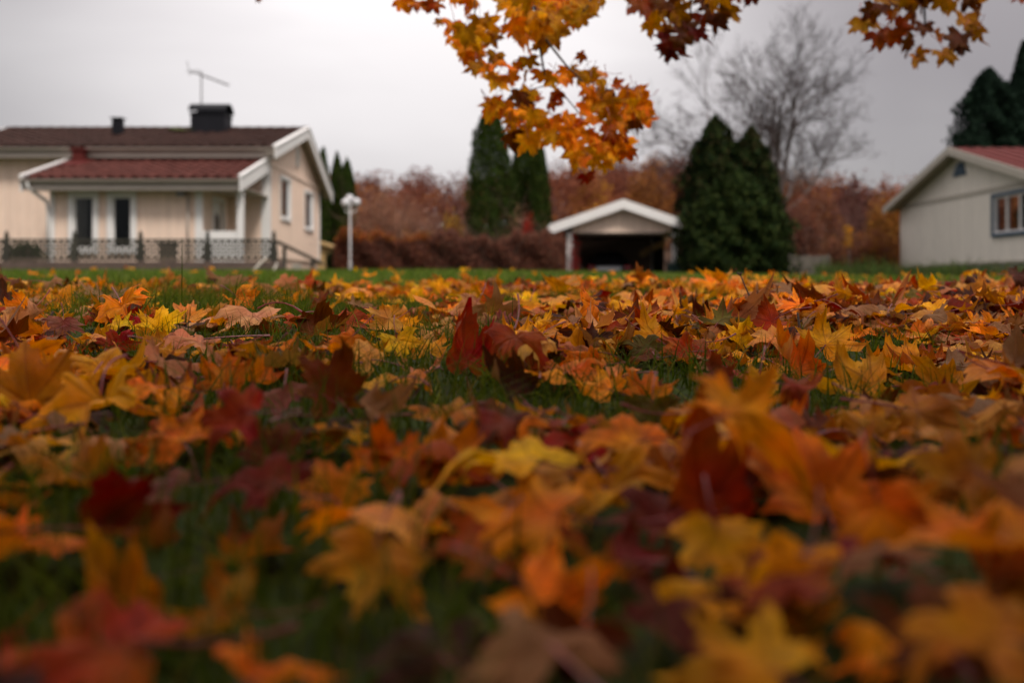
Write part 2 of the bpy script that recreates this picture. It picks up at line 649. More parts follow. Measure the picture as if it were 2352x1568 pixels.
hx = np.linspace(-150, 170, 65)
hy = np.linspace(64, 210, 31)
HX, HY = np.meshgrid(hx, hy)
HZ = hill_z(HX, HY) + 0.35 * np.sin(HX * 0.3) * np.sin(HY * 0.21)
idx = np.arange(65 * 31).reshape(31, 65)
Fq = np.stack([idx[:-1, :-1].ravel(), idx[:-1, 1:].ravel(), idx[1:, 1:].ravel(), idx[1:, :-1].ravel()], 1)
h_o = np_mesh('hill', np.stack([HX.ravel(), HY.ravel(), HZ.ravel()], 1), Fq,
              mat_plain('hill_leaf_litter', (0.07, 0.035, 0.018), 0.95, 0.3, 0.4), smooth=True)
h_o['kind'] = 'structure'

mb = MB()
for i in range(10):
    y0, y1 = 31.5 + i * 1.5, 33 + i * 1.5
    z0, z1 = gz(3.9, y0) + 0.012, gz(3.9, y1) + 0.012
    mb.add([(2.2, y0, z0), (5.6, y0, z0), (5.6, y1, z1), (2.2, y1, z1)], [(0, 1, 2, 3)])
dr = mb.build('driveway', M['asphalt'])
dr['kind'] = 'structure'


# ------------------------------------------------------------------ walls with boards
class Frame:
    """wall frame: o + u*a + z*b + n*c (n points outwards)"""

    def __init__(s, o, u, n):
        s.o, s.u, s.n = Vector(o), Vector(u), Vector(n)

    def p(s, a, b, c):
        return s.o + s.u * a + Vector((0, 0, b)) + s.n * c

    def box(s, mb, a0, a1, b0, b1, c0, c1, t0=None, t1=None):
        t0 = b1 if t0 is None else t0
        t1 = b1 if t1 is None else t1
        return mb.hexa([s.p(a0, b0, c0), s.p(a1, b0, c0), s.p(a1, b0, c1), s.p(a0, b0, c1),
                        s.p(a0, t0, c0), s.p(a1, t1, c0), s.p(a1, t1, c1), s.p(a0, t0, c1)])


def clad_wall(parent, fr, length, b0, top, openings, mat, pitch=0.12, thick=0.14, skip=()):
    """a wall (slab with openings) and its cladding boards as sub-parts; top is a function of a"""
    cuts = sorted({0.0, length} | {v for o in openings for v in o[:2]} | {length * k / 2 for k in (1,)})
    mb = MB()
    for a0, a1 in zip(cuts[:-1], cuts[1:]):
        mid = (a0 + a1) / 2
        ops = sorted([o for o in openings if o[0] < mid < o[1]], key=lambda o: o[2])
        lo = b0
        for o in ops:
            fr.box(mb, a0, a1, lo, o[2], -thick, 0)
            lo = o[3]
        fr.box(mb, a0, a1, lo, None, -thick, 0, top(a0), top(a1))
    wall = mb.build('wall', mat, parent)
    n = max(1, int(round(length / pitch)))
    pw = length / n
    cache = {}
    for i in range(n):
        a0, a1 = i * pw + 0.006, (i + 1) * pw - 0.006
        if any(s0 <= (a0 + a1) / 2 <= s1 for s0, s1 in skip):
            continue
        spans = []
        lo = b0
        for o in sorted([o for o in openings if o[0] < a1 and o[1] > a0], key=lambda o: o[2]):
            spans.append((lo, o[2], o[2]))
            lo = o[3]
        spans.append((lo, top(a0) - 0.004, top(a1) - 0.004))
        for lo_, t0, t1 in spans:
            if max(t0, t1) - lo_ < 0.03:
                continue
            c1 = 0.022 if i % 2 else 0.030
            key = (round(t0 - lo_, 3), round(t1 - lo_, 3), i % 2)
            if key not in cache:
                m2 = MB()
                fr2 = Frame((0, 0, 0), fr.u, fr.n)
                fr2.box(m2, 0, a1 - a0, 0, None, 0.001, c1, t0 - lo_, t1 - lo_)
                ob = m2.build('cladding_board', mat)
                cache[key] = ob.data
            else:
                ob = link('cladding_board', cache[key], None)
            ob.parent = wall
            ob.location = fr.p(a0, lo_, 0) - org(parent)
    return wall


def window(parent, fr, a0, a1, b0, b1, frame_mat, casing=0.09, mullions=(), sash=0.05, inner_mat=None, proud=0.045):
    """casing (frame) around an opening, sash bars and a pane"""
    mb = MB()
    fr.box(mb, a0 - casing, a0, b0 - casing, b1 + casing, 0.031, 0.031 + proud)
    fr.box(mb, a1, a1 + casing, b0 - casing, b1 + casing, 0.031, 0.031 + proud)
    fr.box(mb, a0, a1, b1, b1 + casing, 0.031, 0.029 + proud)
    fr.box(mb, a0, a1, b0 - casing, b0, 0.031, 0.055 + proud)
    w_ = mb.build('window', frame_mat, parent)
    im = inner_mat or frame_mat
    mb = MB()
    fr.box(mb, a0, a0 + sash, b0, b1, -0.05, 0.028)
    fr.box(mb, a1 - sash, a1, b0, b1, -0.05, 0.028)
    fr.box(mb, a0 + sash, a1 - sash, b0, b0 + sash, -0.05, 0.026)
    fr.box(mb, a0 + sash, a1 - sash, b1 - sash, b1, -0.05, 0.026)
    for m_ in mullions:
        fr.box(mb, m_ - sash / 2, m_ + sash / 2, b0 + sash, b1 - sash, -0.05, 0.024)
    mb.build('frame', im, w_)
    xs_ = [a0 + sash] + sorted(mullions) + [a1 - sash]
    for q0, q1 in zip(xs_[:-1], xs_[1:]):
        mb = MB()
        fr.box(mb, q0 + 0.002, q1 - 0.002, b0 + sash, b1 - sash, -0.022, -0.016)
        mb.build('pane', M['glass'], w_)
    return w_


def tile_mesh(name, wdt, length):
    """one pan tile: a shallow S profile along the slope, 18 faces"""
    prof = [(-0.5, 0.0), (-0.36, 0.028), (-0.2, 0.042), (-0.04, 0.028), (0.1, 0.004), (0.3, -0.004), (0.5, 0.0)]
    V, F = [], []
    for yy, dz in ((0.0, 0.030), (length * 1.12, 0.004)):
        for u, z in prof:
            V.append((u * wdt * 1.04, yy, z + dz))
    n = len(prof)
    for i in range(n - 1):
        F.append((i, i + 1, n + i + 1, n + i))
    for u, z in prof:
        V.append((u * wdt * 1.04, 0.0, z + 0.008))
    for i in range(n - 1):
        F.append((2 * n + i, 2 * n + i + 1, i + 1, i))
    me = bpy.data.meshes.new(name)
    me.from_pydata(V, [], F)
    me.polygons.foreach_set('use_smooth', [i < n - 1 for i in range(len(me.polygons))])
    return me


def tile_roof(parent, x0, x1, eave, ridge, ncol, nrow, mat, thick=0.08):
    """front slope: eave and ridge are (y, z); a slab and its tiles"""
    (ye, ze), (yr, zr_) = eave, ridge
    mb = MB()
    mb.hexa([(x0, ye, ze - thick), (x1, ye, ze - thick), (x1, yr, zr_ - thick), (x0, yr, zr_ - thick),
             (x0, ye, ze), (x1, ye, ze), (x1, yr, zr_), (x0, yr, zr_)])
    roof = mb.build('roof', mat, parent)
    ang = math.atan2(zr_ - ze, yr - ye)
    ln_ = math.hypot(zr_ - ze, yr - ye)
    wd = (x1 - x0) / ncol
    me = tile_mesh('roof_tile', wd, ln_ / nrow)
    me.materials.append(mat)
    o0 = org(parent)
    for r_ in range(nrow):
        t = r_ / nrow
        for c in range(ncol):
            o = link('roof_tile', me, None)
            o.parent = roof
            o.location = Vector((x0 + wd * (c + 0.5), ye + (yr - ye) * t, ze + (zr_ - ze) * t + 0.006 + 0.004 * rng.rand())) - o0
            o.rotation_euler = (ang + 0.012 * rng.randn(), 0.012 * rng.randn(), 0.008 * rng.randn())
    return roof


# ------------------------------------------------------------------ cream house
HG = 0.62
house = thing('cream_house', 'cream bungalow with brown tiled roof, white trim and a porch, behind the lattice fence', 'house', (-10.8, 29.5, HG))
XW0, XW1, YW0, YW1 = -14.9, -6.45, 26.3, 33.2     # main walls
EZ, RZ, BZ = 3.78, 4.86, 3.25                      # front eave, ridge, back eave
YE, YR, YB = 25.85, 29.95, 33.95
f_front = Frame((XW0, YW0, 0), (1, 0, 0), (0, -1, 0))
f_gable = Frame((XW1, YW0, 0), (0, 1, 0), (1, 0, 0))
XE0, XE1, YX = -11.1, -7.49, 24.0                   # front room of the porch wing


def roof_z(y):
    return EZ + (RZ - EZ) * (y - YE) / (YR - YE) if y < YR else RZ + (BZ - RZ) * (y - YR) / (YB - YR)


clad_wall(house, f_front, XW1 - XW0, HG, lambda a: roof_z(YW0) - 0.12, [], M['cream'], 0.125,
          skip=[(XE0 - XW0 + 0.1, XE1 - XW0 - 0.1)])
win_g = [(1.35, 2.5, 2.1, 3.2), (4.55, 5.75, 2.0, 3.1)]
clad_wall(house, f_gable, YW1 - YW0, 0.95, lambda a: roof_z(YW0 + a) - 0.10, win_g, M['cream'], 0.125)
for a0, a1, b0, b1 in win_g:
    window(house, f_gable, a0, a1, b0, b1, M['white'], 0.08, (), 0.04, proud=0.02)
mb = MB()                                            # left and back walls, floor slab: unseen sides, plain
mb.box(XW0, XW0 + 0.14, YW0 + 0.01, YW1, HG, 3.3)
mb.box(XW0 + 0.15, XW1 - 0.15, YW1 - 0.14, YW1, HG - 0.3, 3.15)
mb.build('wall', M['cream'], house)
mb = MB()
mb.box(XW1 - 0.13, XW1 - 0.02, YW0, YW1 - 0.02, HG - 0.4, 0.95)
mb.box(XW0 + 0.02, XW1 - 0.14, YW0 + 0.02, YW0 + 0.15, HG - 0.4, HG)
mb.build('plinth', M['cream_plinth'], house)
mb = MB()
f_gable.box(mb, 0, YW1 - YW0, 3.38, 3.47, 0.031, 0.06)
mb.build('belt_board', M['cream'], house)
mb = MB()
f_gable.box(mb, 3.25, 3.6, 3.72, 4.3, 0.031, 0.07)
vt = mb.build('attic_vent', M['white'], house)
for k in range(6):
    mb = MB()
    f_gable.box(mb, 3.28, 3.57, 3.76 + k * 0.09, 3.8 + k * 0.09, 0.071, 0.09)
    mb.build('slat', M['greige_trim'], vt)
for a, yy in ((0, 0), (1, 0)):
    pass
mb = MB()                                            # corner boards
mb.box(XW1 - 0.16, XW1 + 0.045, YW0 - 0.05, YW0 - 0.031, 0.9, 3.62)
mb.box(XW1 + 0.031, XW1 + 0.052, YW0 - 0.03, YW0 + 0.14, 0.9, 3.62)
mb.build('corner_board', M['white'], house)
mb = MB()
mb.box(XW1 + 0.031, XW1 + 0.05, YW1 - 0.14, YW1 + 0.02, 0.9, 3.25)
mb.build('corner_board', M['white'], house)
RX0, RX1 = -15.2, -6.15
tile_roof(house, RX0, RX1 - 0.06, (YE, EZ), (YR, RZ), 27, 11, M['tile_dark'])
mb = MB()
mb.hexa([(RX0, YR, RZ - 0.08), (RX1, YR, RZ - 0.08), (RX1, YB, BZ - 0.08), (RX0, YB, BZ - 0.08),
         (RX0, YR, RZ), (RX1, YR, RZ), (RX1, YB, BZ), (RX0, YB, BZ)])
rb = mb.build('roof', M['tile_dark'], house)
for k in range(26):                                  # ridge tiles
    mb = MB()
    xa = RX0 + k * (RX1 - RX0) / 26
    xb = xa + (RX1 - RX0) / 26 * 1.05
    mb.tube([(xa, YR, RZ + 0.005), (xb, YR, RZ + 0.015)], [0.095, 0.105], 8)
    mb.build('ridge_tile', M['tile_dark'], rb, smooth=False)
for s_, (ya, za, yb, zb) in enumerate(((YE - 0.06, EZ - 0.03, YR, RZ + 0.02), (YR, RZ + 0.02, YB + 0.05, BZ))):
    mb = MB()                                        # white bargeboards on the gable
    mb.hexa([(RX1, ya, za - 0.26), (RX1 + 0.04, ya, za - 0.26), (RX1 + 0.04, yb, zb - 0.26), (RX1, yb, zb - 0.26),
             (RX1, ya, za + 0.03), (RX1 + 0.04, ya, za + 0.03), (RX1 + 0.04, yb, zb + 0.03), (RX1, yb, zb + 0.03)])
    mb.hexa([(RX1 - 0.06, ya, za + 0.035), (RX1 + 0.07, ya, za + 0.035), (RX1 + 0.07, yb, zb + 0.035), (RX1 - 0.06, yb, zb + 0.035),
             (RX1 - 0.06, ya, za + 0.075), (RX1 + 0.07, ya, za + 0.075), (RX1 + 0.07, yb, zb + 0.075), (RX1 - 0.06, yb, zb + 0.075)])
    mb.build('bargeboard', M['white'], house)
    mb = MB()
    mb.hexa([(XW1 + 0.06, ya, za - 0.13), (RX1 - 0.002, ya, za - 0.13), (RX1 - 0.002, yb, zb - 0.13), (XW1 + 0.06, yb, zb - 0.13),
             (XW1 + 0.06, ya, za - 0.09), (RX1 - 0.002, ya, za - 0.09), (RX1 - 0.002, yb, zb - 0.09), (XW1 + 0.06, yb, zb - 0.09)])
    mb.build('soffit', M['soffit'], house)
    mb = MB()
    mb.hexa([(RX0 - 0.04, ya, za - 0.2), (RX0, ya, za - 0.2), (RX0, yb, zb - 0.2), (RX0 - 0.04, yb, zb - 0.2),
             (RX0 - 0.04, ya, za + 0.06), (RX0, ya, za + 0.06), (RX0, yb, zb + 0.06), (RX0 - 0.04, yb, zb + 0.06)])
    mb.build('bargeboard', M['white'], house)
mb = MB()
mb.box(RX0, RX1, YE + 0.02, YE + 0.05, EZ - 0.26, EZ - 0.06)
mb.build('fascia', M['gutter'], house)
mb = MB()
mb.box(RX0, RX1, YE + 0.06, YW0 - 0.04, EZ - 0.26, EZ - 0.235)
mb.build('soffit', M['soffit'], house)


def gutter(parent, x0, x1, y, z, mat):
    mb = MB()
    n = 7
    for i in range(n - 1):
        t0, t1 = math.pi + math.pi * i / (n - 1), math.pi + math.pi * (i + 1) / (n - 1)
        p = lambda t, r_: (y + math.cos(t) * r_, z + math.sin(t) * r_)
        a, b = p(t0, 0.065), p(t1, 0.065)
        c, d = p(t0, 0.055), p(t1, 0.055)
        mb.hexa([(x0, *a), (x1, *a), (x1, *b), (x0, *b), (x0, *c), (x1, *c), (x1, *d), (x0, *d)])
    return mb.build('gutter', mat, parent)


gutter(house, RX0, RX1 - 0.03, YE - 0.05, EZ - 0.02, M['gutter'])
# porch wing
f_wf = Frame((XE0, YX, 0), (1, 0, 0), (0, -1, 0))
f_ws = Frame((XE1, YX, 0), (0, 1, 0), (1, 0, 0))
LZ, LT = 2.72, 3.50                                  # lower roof: gutter edge and wall edge
LY0, LY1 = 23.5, 26.25
low_z = lambda y: LZ + (LT - LZ) * (y - LY0) / (LY1 - LY0)
wx = [(xof(171, 24) - XE0, xof(216, 24) - XE0), (xof(260, 24) - XE0, xof(303, 24) - XE0)]
wins = [(a0, a1, 1.10, 2.33) for a0, a1 in wx]
clad_wall(house, f_wf, XE1 - XE0, HG, lambda a: low_z(YX) - 0.14, wins, M['cream'], 0.12)
for a0, a1, b0, b1 in wins:
    window(house, f_wf, a0, a1, b0, b1, M['white'], 0.13, (), 0.035)
clad_wall(house, f_ws, YW0 - YX - 0.02, HG, lambda a: low_z(YX + a) - 0.12, [(0.85, 1.65, 0.75, 2.32)], M['cream'], 0.12)
mb = MB()
f_wf.box(mb, -0.02, 0.10, HG, 2.6, 0.031, 0.055)
mb.build('corner_board', M['white'], house)
mb = MB()
f_wf.box(mb, XE1 - XE0 - 0.13, XE1 - XE0 + 0.05, HG, 2.6, 0.031, 0.055)
mb.build('corner_board', M['white'], house)
mb = MB()                                            # door in the wing's side wall, with a dark arched light
f_ws.box(mb, 0.86, 1.64, 0.76, 2.31, -0.06, -0.01)
door = mb.build('door', M['white'], house)
mb = MB()
f_ws.box(mb, 0.75, 0.85, 0.7, 2.42, 0.032, 0.07)
f_ws.box(mb, 1.65, 1.75, 0.7, 2.42, 0.032, 0.07)
f_ws.box(mb, 0.85, 1.65, 2.32, 2.42, 0.032, 0.068)
mb.build('frame', M['white'], door)
pts = [(0.22, 0)] + [(0.22 * math.cos(t), 0.42 + 0.22 * math.sin(t)) for t in np.linspace(0, math.pi, 9)] + [(-0.22, 0)]
mb = MB()
n = len(pts)
mb.add([f_ws.p(1.25 + u, 1.38 + v, c) for c in (-0.009, 0.004) for u, v in pts],
       [tuple(range(n)), tuple(range(2 * n - 1, n - 1, -1))] + [(i, n + i, n + (i + 1) % n, (i + 1) % n) for i in range(n)])
mb.build('door_light', M['car_glass'], door)
mb = MB()
mb.tube([f_ws.p(0.95, 1.4, -0.01), f_ws.p(0.95, 1.4, 0.06), f_ws.p(1.07, 1.4, 0.06)], 0.012, 6)
mb.build('handle', M['grey_metal'], door)
LX0, LX1 = -11.56, -6.42
tile_roof(house, LX0 + 0.05, LX1 - 0.05, (LY0, LZ), (LY1, LT), 18, 8, M['tile_red'])
for k in range(18):                                  # row of bright capping tiles along the wall
    mb = MB()
    xa = LX0 + 0.55 + k * 0.253
    mb.hexa([(xa, LY1 - 0.22, LT - 0.015), (xa + 0.2, LY1 - 0.22, LT - 0.015), (xa + 0.2, LY1 + 0.02, LT + 0.05), (xa, LY1 + 0.02, LT + 0.05),
             (xa + 0.03, LY1 - 0.2, LT + 0.06), (xa + 0.17, LY1 - 0.2, LT + 0.06), (xa + 0.17, LY1 + 0.02, LT + 0.12), (xa + 0.03, LY1 + 0.02, LT + 0.12)])
    mb.build('capping_tile', M['red_metal'], house)
for xa in (LX0, LX1):
    mb = MB()
    d0 = 0.03 if xa == LX1 else -0.03
    xl, xr = min(xa, xa + d0), max(xa, xa + d0)
    ya, za, yb, zb = LY0 - 0.06, LZ - 0.02, LY1 - 0.02, LT - 0.01
    mb.hexa([(xl, ya, za - 0.30), (xr, ya, za - 0.30), (xr, yb, zb - 0.30), (xl, yb, zb - 0.30),
             (xl, ya, za + 0.05), (xr, ya, za + 0.05), (xr, yb, zb + 0.05), (xl, yb, zb + 0.05)])
    mb.hexa([(xl - 0.03, ya, za + 0.055), (xr + 0.03, ya, za + 0.055), (xr + 0.03, yb, zb + 0.055), (xl - 0.03, yb, zb + 0.055),
             (xl - 0.03, ya, za + 0.095), (xr + 0.03, ya, za + 0.095), (xr + 0.03, yb, zb + 0.095), (xl - 0.03, yb, zb + 0.095)])
    mb.build('bargeboard', M['white'], house)
mb = MB()
mb.box(LX0, LX1, LY0 + 0.02, LY0 + 0.05, LZ - 0.27, LZ - 0.06)
mb.build('fascia', M['gutter'], house)
mb = MB()
mb.box(LX0, LX1, LY0 + 0.06, YX - 0.04, LZ - 0.26, LZ - 0.24)
mb.box(XE1 + 0.02, LX1, YX - 0.03, YW0 - 0.05, LZ - 0.2, LZ - 0.18)
mb.build('soffit', M['soffit'], house)
gutter(house, LX0 - 0.02, LX1, LY0 - 0.05, LZ - 0.03, M['gutter'])
mb = MB()
mb.box(-6.60, -6.45, 23.85, 24.0, HG, LZ - 0.2)
mb.build('porch_post', M['white'], house, bevel=0.01)
mb = MB()
mb.box(XE1 + 0.06, -6.61, 23.88, 23.95, 1.30, 1.50)
mb.box(XE1 + 0.06, -6.61, 23.90, 23.93, 0.75, 1.29)
mb.build('porch_rail', M['white'], house)
mb = MB()
mb.tube([(-11.42, 23.45, LZ - 0.08), (-11.42, 23.5, LZ - 0.22), (-11.15, 23.88, 2.2), (-11.13, 23.9, 1.9), (-11.13, 23.9, HG)], 0.045, 8)
mb.build('downpipe', M['white'], house, smooth=True)
mb = MB()
mb.tube([(-7.78, 23.9, 2.42), (-7.78, 23.9, HG)], 0.03, 8)
mb.build('downpipe', M['gutter'], house, smooth=True)
mb = MB()
mb.box(-8.05, -7.87, 23.88, 23.97, 2.34, 2.44)
mb.build('wall_lamp', M['grey_metal'], house)
# chimneys
mb = MB()
cx0, cx1, cy0, cy1 = xof(446, 29.5), xof(524, 29.5), 29.15, 29.9
mb.box(cx0, cx1, cy0, cy1, 4.3, 5.28)
mb.box(cx0 - 0.03, cx1 + 0.03, cy0 - 0.03, cy1 + 0.03, 5.2, 5.25)
ch = mb.build('chimney', M['black_metal'], house, bevel=0.01)
mb = MB()                                            # barrel cap, axis along the ridge
n = 12
cyc, rr = (cy0 + cy1) / 2, (cy1 - cy0) / 2 + 0.05
V = []
for xx in (cx0 - 0.05, cx1 + 0.05):
    for r_ in (rr, rr - 0.02):
        for i in range(n + 1):
            t = math.pi * i / n
            V.append((xx, cyc + math.cos(t) * r_, 5.30 + math.sin(t) * r_ * 0.62))
k = n + 1
F = []
for i in range(n):
    F += [(i, i + 1, 2 * k + i + 1, 2 * k + i), (k + i + 1, k + i, 3 * k + i, 3 * k + i + 1),
          (i + 1, i, k + i, k + i + 1), (2 * k + i, 2 * k + i + 1, 3 * k + i + 1, 3 * k + i)]
mb.add(V, F)
mb.build('cap', M['black_metal'], ch)
mb = MB()
fx, fy = xof(271, 28.6), 28.6
mb.box(fx - 0.13, fx + 0.13, fy - 0.13, fy + 0.13, 4.3, 4.93)
fl_ = mb.build('chimney', M['black_metal'], house)
mb = MB()
mb.box(fx - 0.17, fx + 0.17, fy - 0.17, fy + 0.17, 4.97, 5.0)
for dx in (-0.11, 0.11):
    mb.box(fx + dx - 0.01, fx + dx + 0.01, fy - 0.1, fy + 0.1, 4.93, 4.97)
mb.build('cap', M['black_metal'], fl_)
mb = MB()
mb.box(-11.27, -11.0, 25.5, 25.75, 3.1, 3.66)
mb.box(-11.31, -10.96, 25.46, 25.79, 3.66, 3.72)
mb.hexa([(-11.4, 25.0, low_z(25.0) + 0.06), (-10.85, 25.0, low_z(25.0) + 0.06), (-10.85, 25.8, low_z(25.8) + 0.06), (-11.4, 25.8, low_z(25.8) + 0.06),
         (-11.4, 25.0, low_z(25.0) + 0.09), (-10.85, 25.0, low_z(25.0) + 0.09), (-10.85, 25.8, low_z(25.8) + 0.09), (-11.4, 25.8, low_z(25.8) + 0.09)])
mb.build('roof_vent', M['dark_red_metal'], house)
for k, (mx_, my_) in enumerate(((-9.35, 29.35), (-9.75, 29.2), (-10.0, 29.5))):
    V = []
    mb = MB()
    mz = roof_z(my_) + 0.05
    mb.lathe([(0.22, 0), (0.18, 0.05), (0.06, 0.08)], (mx_, my_, mz), 9)
    mb.build('moss_patch', M['moss'], house, smooth=True)
mb = MB()                                            # basement windows low on the gable
f_gable.box(mb, 3.0, 4.1, 0.55, 0.85, -0.015, 0.02)
mb.build('basement_window', M['greige_trim'], house)

ant = thing('roof_antenna', 'thin grey aerial with a slanting boom on a mast above the black chimney', 'antenna', (xof(459, 29.8), 29.95, RZ))
ax_, ay_ = xof(459, 29.8), 29.95
mb = MB()
mb.tube([(ax_, ay_, RZ - 0.2), (ax_, ay_, 6.62)], 0.022, 6)
mb.build('mast', M['grey_metal'], ant)
ba, bb = Vector((ax_ - 0.24, ay_ - 0.3, 6.58)), Vector((ax_ + 0.60, ay_ + 0.8, 6.36))
mb = MB()
mb.tube([ba, bb], 0.02, 6)
bo = mb.build('boom', M['grey_metal'], ant)
pd = Vector((0.81, -0.58, 0))
for k in range(12):
    p = ba.lerp(bb, 0.05 + k * 0.083)
    hl = 0.30 if k < 2 else 0.13
    mb = MB()
    mb.tube([p - pd * hl + Vector((0, 0, 0.02)), p + pd * hl + Vector((0, 0, 0.02))], 0.008, 4)
    mb.build('element', M['grey_metal'], bo)
mb = MB()
mb.tube([ba + Vector((0, 0, -0.14)), ba + Vector((-0.1, 0, 0.28))], 0.012, 4)
mb.build('reflector', M['grey_metal'], bo)

# flowers standing in the two wing windows
for k, (a0, a1, lab) in enumerate(((wx[0][0], wx[0][1], 'pale pink potted flower inside the window beside the downpipe'),
                                   (wx[1][0], wx[1][1], 'pale pink potted flower inside the window nearer the porch'))):
    c = f_wf.p(a0 + (a1 - a0) * 0.62, 1.14, -0.17)
    fl = thing('potted_flower', lab, 'potted plant', c, 'flowers in the windows')
    mb = MB()
    mb.lathe([(0.07, 0), (0.1, 0.16), (0.11, 0.18)], c, 10)
    mb.build('pot', M['pot'], fl)
    n = 60
    P = np.array(c) + np.array([0, 0, 0.30]) + rng.randn(n, 3) * np.array([0.055, 0.04, 0.05])
    V = (P[:, None, :] + rng.randn(n, 4, 3) * 0.02).reshape(-1, 3)
    np_mesh('blossom', V, np.arange(n * 4).reshape(n, 4), M['foliage'], fl, tint=np.array([0.62, 0.40, 0.38]))
# window boards the pots stand on, and the dim room
mb = MB()
mb.box(XE0 + 0.1, XE1 - 0.2, YX + 0.145, YX + 0.36, 1.09, 1.139)
mb.build('window_shelf', M['white'], house)
mb = MB()
mb.box(XE0 + 0.15, XE1 - 0.15, YX + 1.7, YX + 1.75, HG, 2.5)
mb.build('partition', M['interior'], house)

# ------------------------------------------------------------------ lattice fence on its low wall
FY = 20.5
lw = MB()
lw.box(-12.5, xof(648, FY), FY - 0.12, FY + 0.12, 0.3, 0.69)
lwo = lw.build('low_wall', M['lowwall'], bevel=0.01)
tag(lwo, 'low dark brown garden wall under the lattice fence', 'wall')
fence = thing('lattice_fence', 'dark wooden lattice fence on a low wall before the cream house', 'fence', (-8, FY, 0.69))
posts = [xof(p, FY) for p in (-137, 15, 171, 323, 477, 629)]
for x in posts:
    mb = MB()
    mb.hexa([(x - 0.045, FY - 0.05, 0.55), (x + 0.045, FY - 0.05, 0.55), (x + 0.045, FY + 0.05, 0.55), (x - 0.045, FY + 0.05, 0.55),
             (x - 0.075, FY - 0.05, 0.86), (x + 0.075, FY - 0.05, 0.86), (x + 0.075, FY + 0.05, 0.86), (x - 0.075, FY + 0.05, 0.86)])
    mb.hexa([(x - 0.075, FY - 0.05, 0.86), (x + 0.075, FY - 0.05, 0.86), (x + 0.075, FY + 0.05, 0.86), (x - 0.075, FY + 0.05, 0.86),
             (x - 0.035, FY - 0.04, 1.16), (x + 0.035, FY - 0.04, 1.16), (x + 0.035, FY + 0.04, 1.16), (x - 0.035, FY + 0.04, 1.16)])
    mb.box(x - 0.032, x + 0.032, FY - 0.035, FY + 0.035, 1.161, 1.26)
    mb.lathe([(0.035, 0), (0.02, 0.05), (0.004, 0.08)], (x, FY, 1.26), 6)
    mb.build('post', M['fence'], fence)
for x0, x1 in zip(posts[:-1], posts[1:]):
    mb = MB()
    mb.box(x0 + 0.07, x1 - 0.07, FY - 0.03, FY + 0.03, 1.11, 1.15)
    mb.build('rail', M['fence'], fence)
    mb = MB()
    mb.box(x0 + 0.06, x1 - 0.06, FY - 0.03, FY + 0.03, 0.71, 0.77)
    mb.build('rail', M['fence_rail'], fence)
    mb = MB()
    a0, a1, b0, b1 = x0 + 0.05, x1 - 0.05, 0.771, 1.109
    step = 0.138
    for sgn, yo in ((1, -0.010), (-1, 0.010)):
        k = a0 - (b1 - b0) - step
        while k < a1 + (b1 - b0) + step:
            p0 = [k, b0] if sgn > 0 else [k, b1]
            p1 = [k + (b1 - b0), b1] if sgn > 0 else [k + (b1 - b0), b0]
            # clip to the bay
            def cl(p, q, lim, left):
                if left and p[0] < lim:
                    t = (lim - p[0]) / (q[0] - p[0]) if q[0] != p[0] else 0
                    return [lim, p[1] + (q[1] - p[1]) * t]
                if not left and p[0] > lim:
                    t = (p[0] - lim) / (p[0] - q[0]) if q[0] != p[0] else 0
                    return [lim, p[1] + (q[1] - p[1]) * t]
                return p
            if p1[0] > a0 + 0.01 and p0[0] < a1 - 0.01:
                c0 = cl(p0, p1, a0, True)
                c1 = cl(p1, p0, a1, False)
                mb.bar((c0[0], FY + yo, c0[1]), (c1[0], FY + yo, c1[1]), 0.034, 0.014, up=(0, 1, 0))
            k += step
    lat = mb.build('lattice', M['fence'], fence)
    lat['kind'] = 'stuff'
# stair railing going down beside the gable
mb = MB()
p0 = Vector((posts[-1], FY, 1.10))
p1 = at(742, 606, 25.0)
mb.bar(p0 + Vector((0.05, 0.05, 0)), p1, 0.06, 0.06)
mb.build('handrail', M['fence_rail'], fence)
for t in (0.18, 0.75):
    p = p0.lerp(p1, t)
    mb = MB()
    mb.box(p.x - 0.035, p.x + 0.035, p.y - 0.035, p.y + 0.035, 0.4, p.z - 0.03)
    mb.build('post', M['fence'], fence)
pb = MB()
px0, px1 = xof(366, 21.2), xof(398, 21.2)
pl = thing('planter_box', 'dark brown planter box standing behind the lattice fence', 'planter', ((px0 + px1) / 2, 21.3, 0.6))
pb.box(px0, px1, 21.15, 21.45, 0.6, 1.08)
pb.build('box', M['fence_rail'], pl, bevel=0.01)
pb = MB()
pb.box(px0 - 0.02, px1 + 0.02, 21.13, 21.47, 1.081, 1.12)
pb.build('rim', M['fence'], pl)
for k, (pa, pbm) in enumerate(((572, 607), (606, 622))):
    pass
for (xa, ya, xb, yb, lab) in ((575, 628, 612, 590, 'longer pale grey stick leaning on the low wall near its end'),
                              (625, 628, 636, 605, 'shorter pale grey stick leaning on the low wall beside the longer one')):
    mb = MB()
    mb.tube([at(xa, ya, 19.7), at(xb, yb, 20.3)], 0.02, 6)
    tag(mb.build('leaning_stick', M['greige_trim']), lab, 'stick', 'sticks leaning on the low wall')

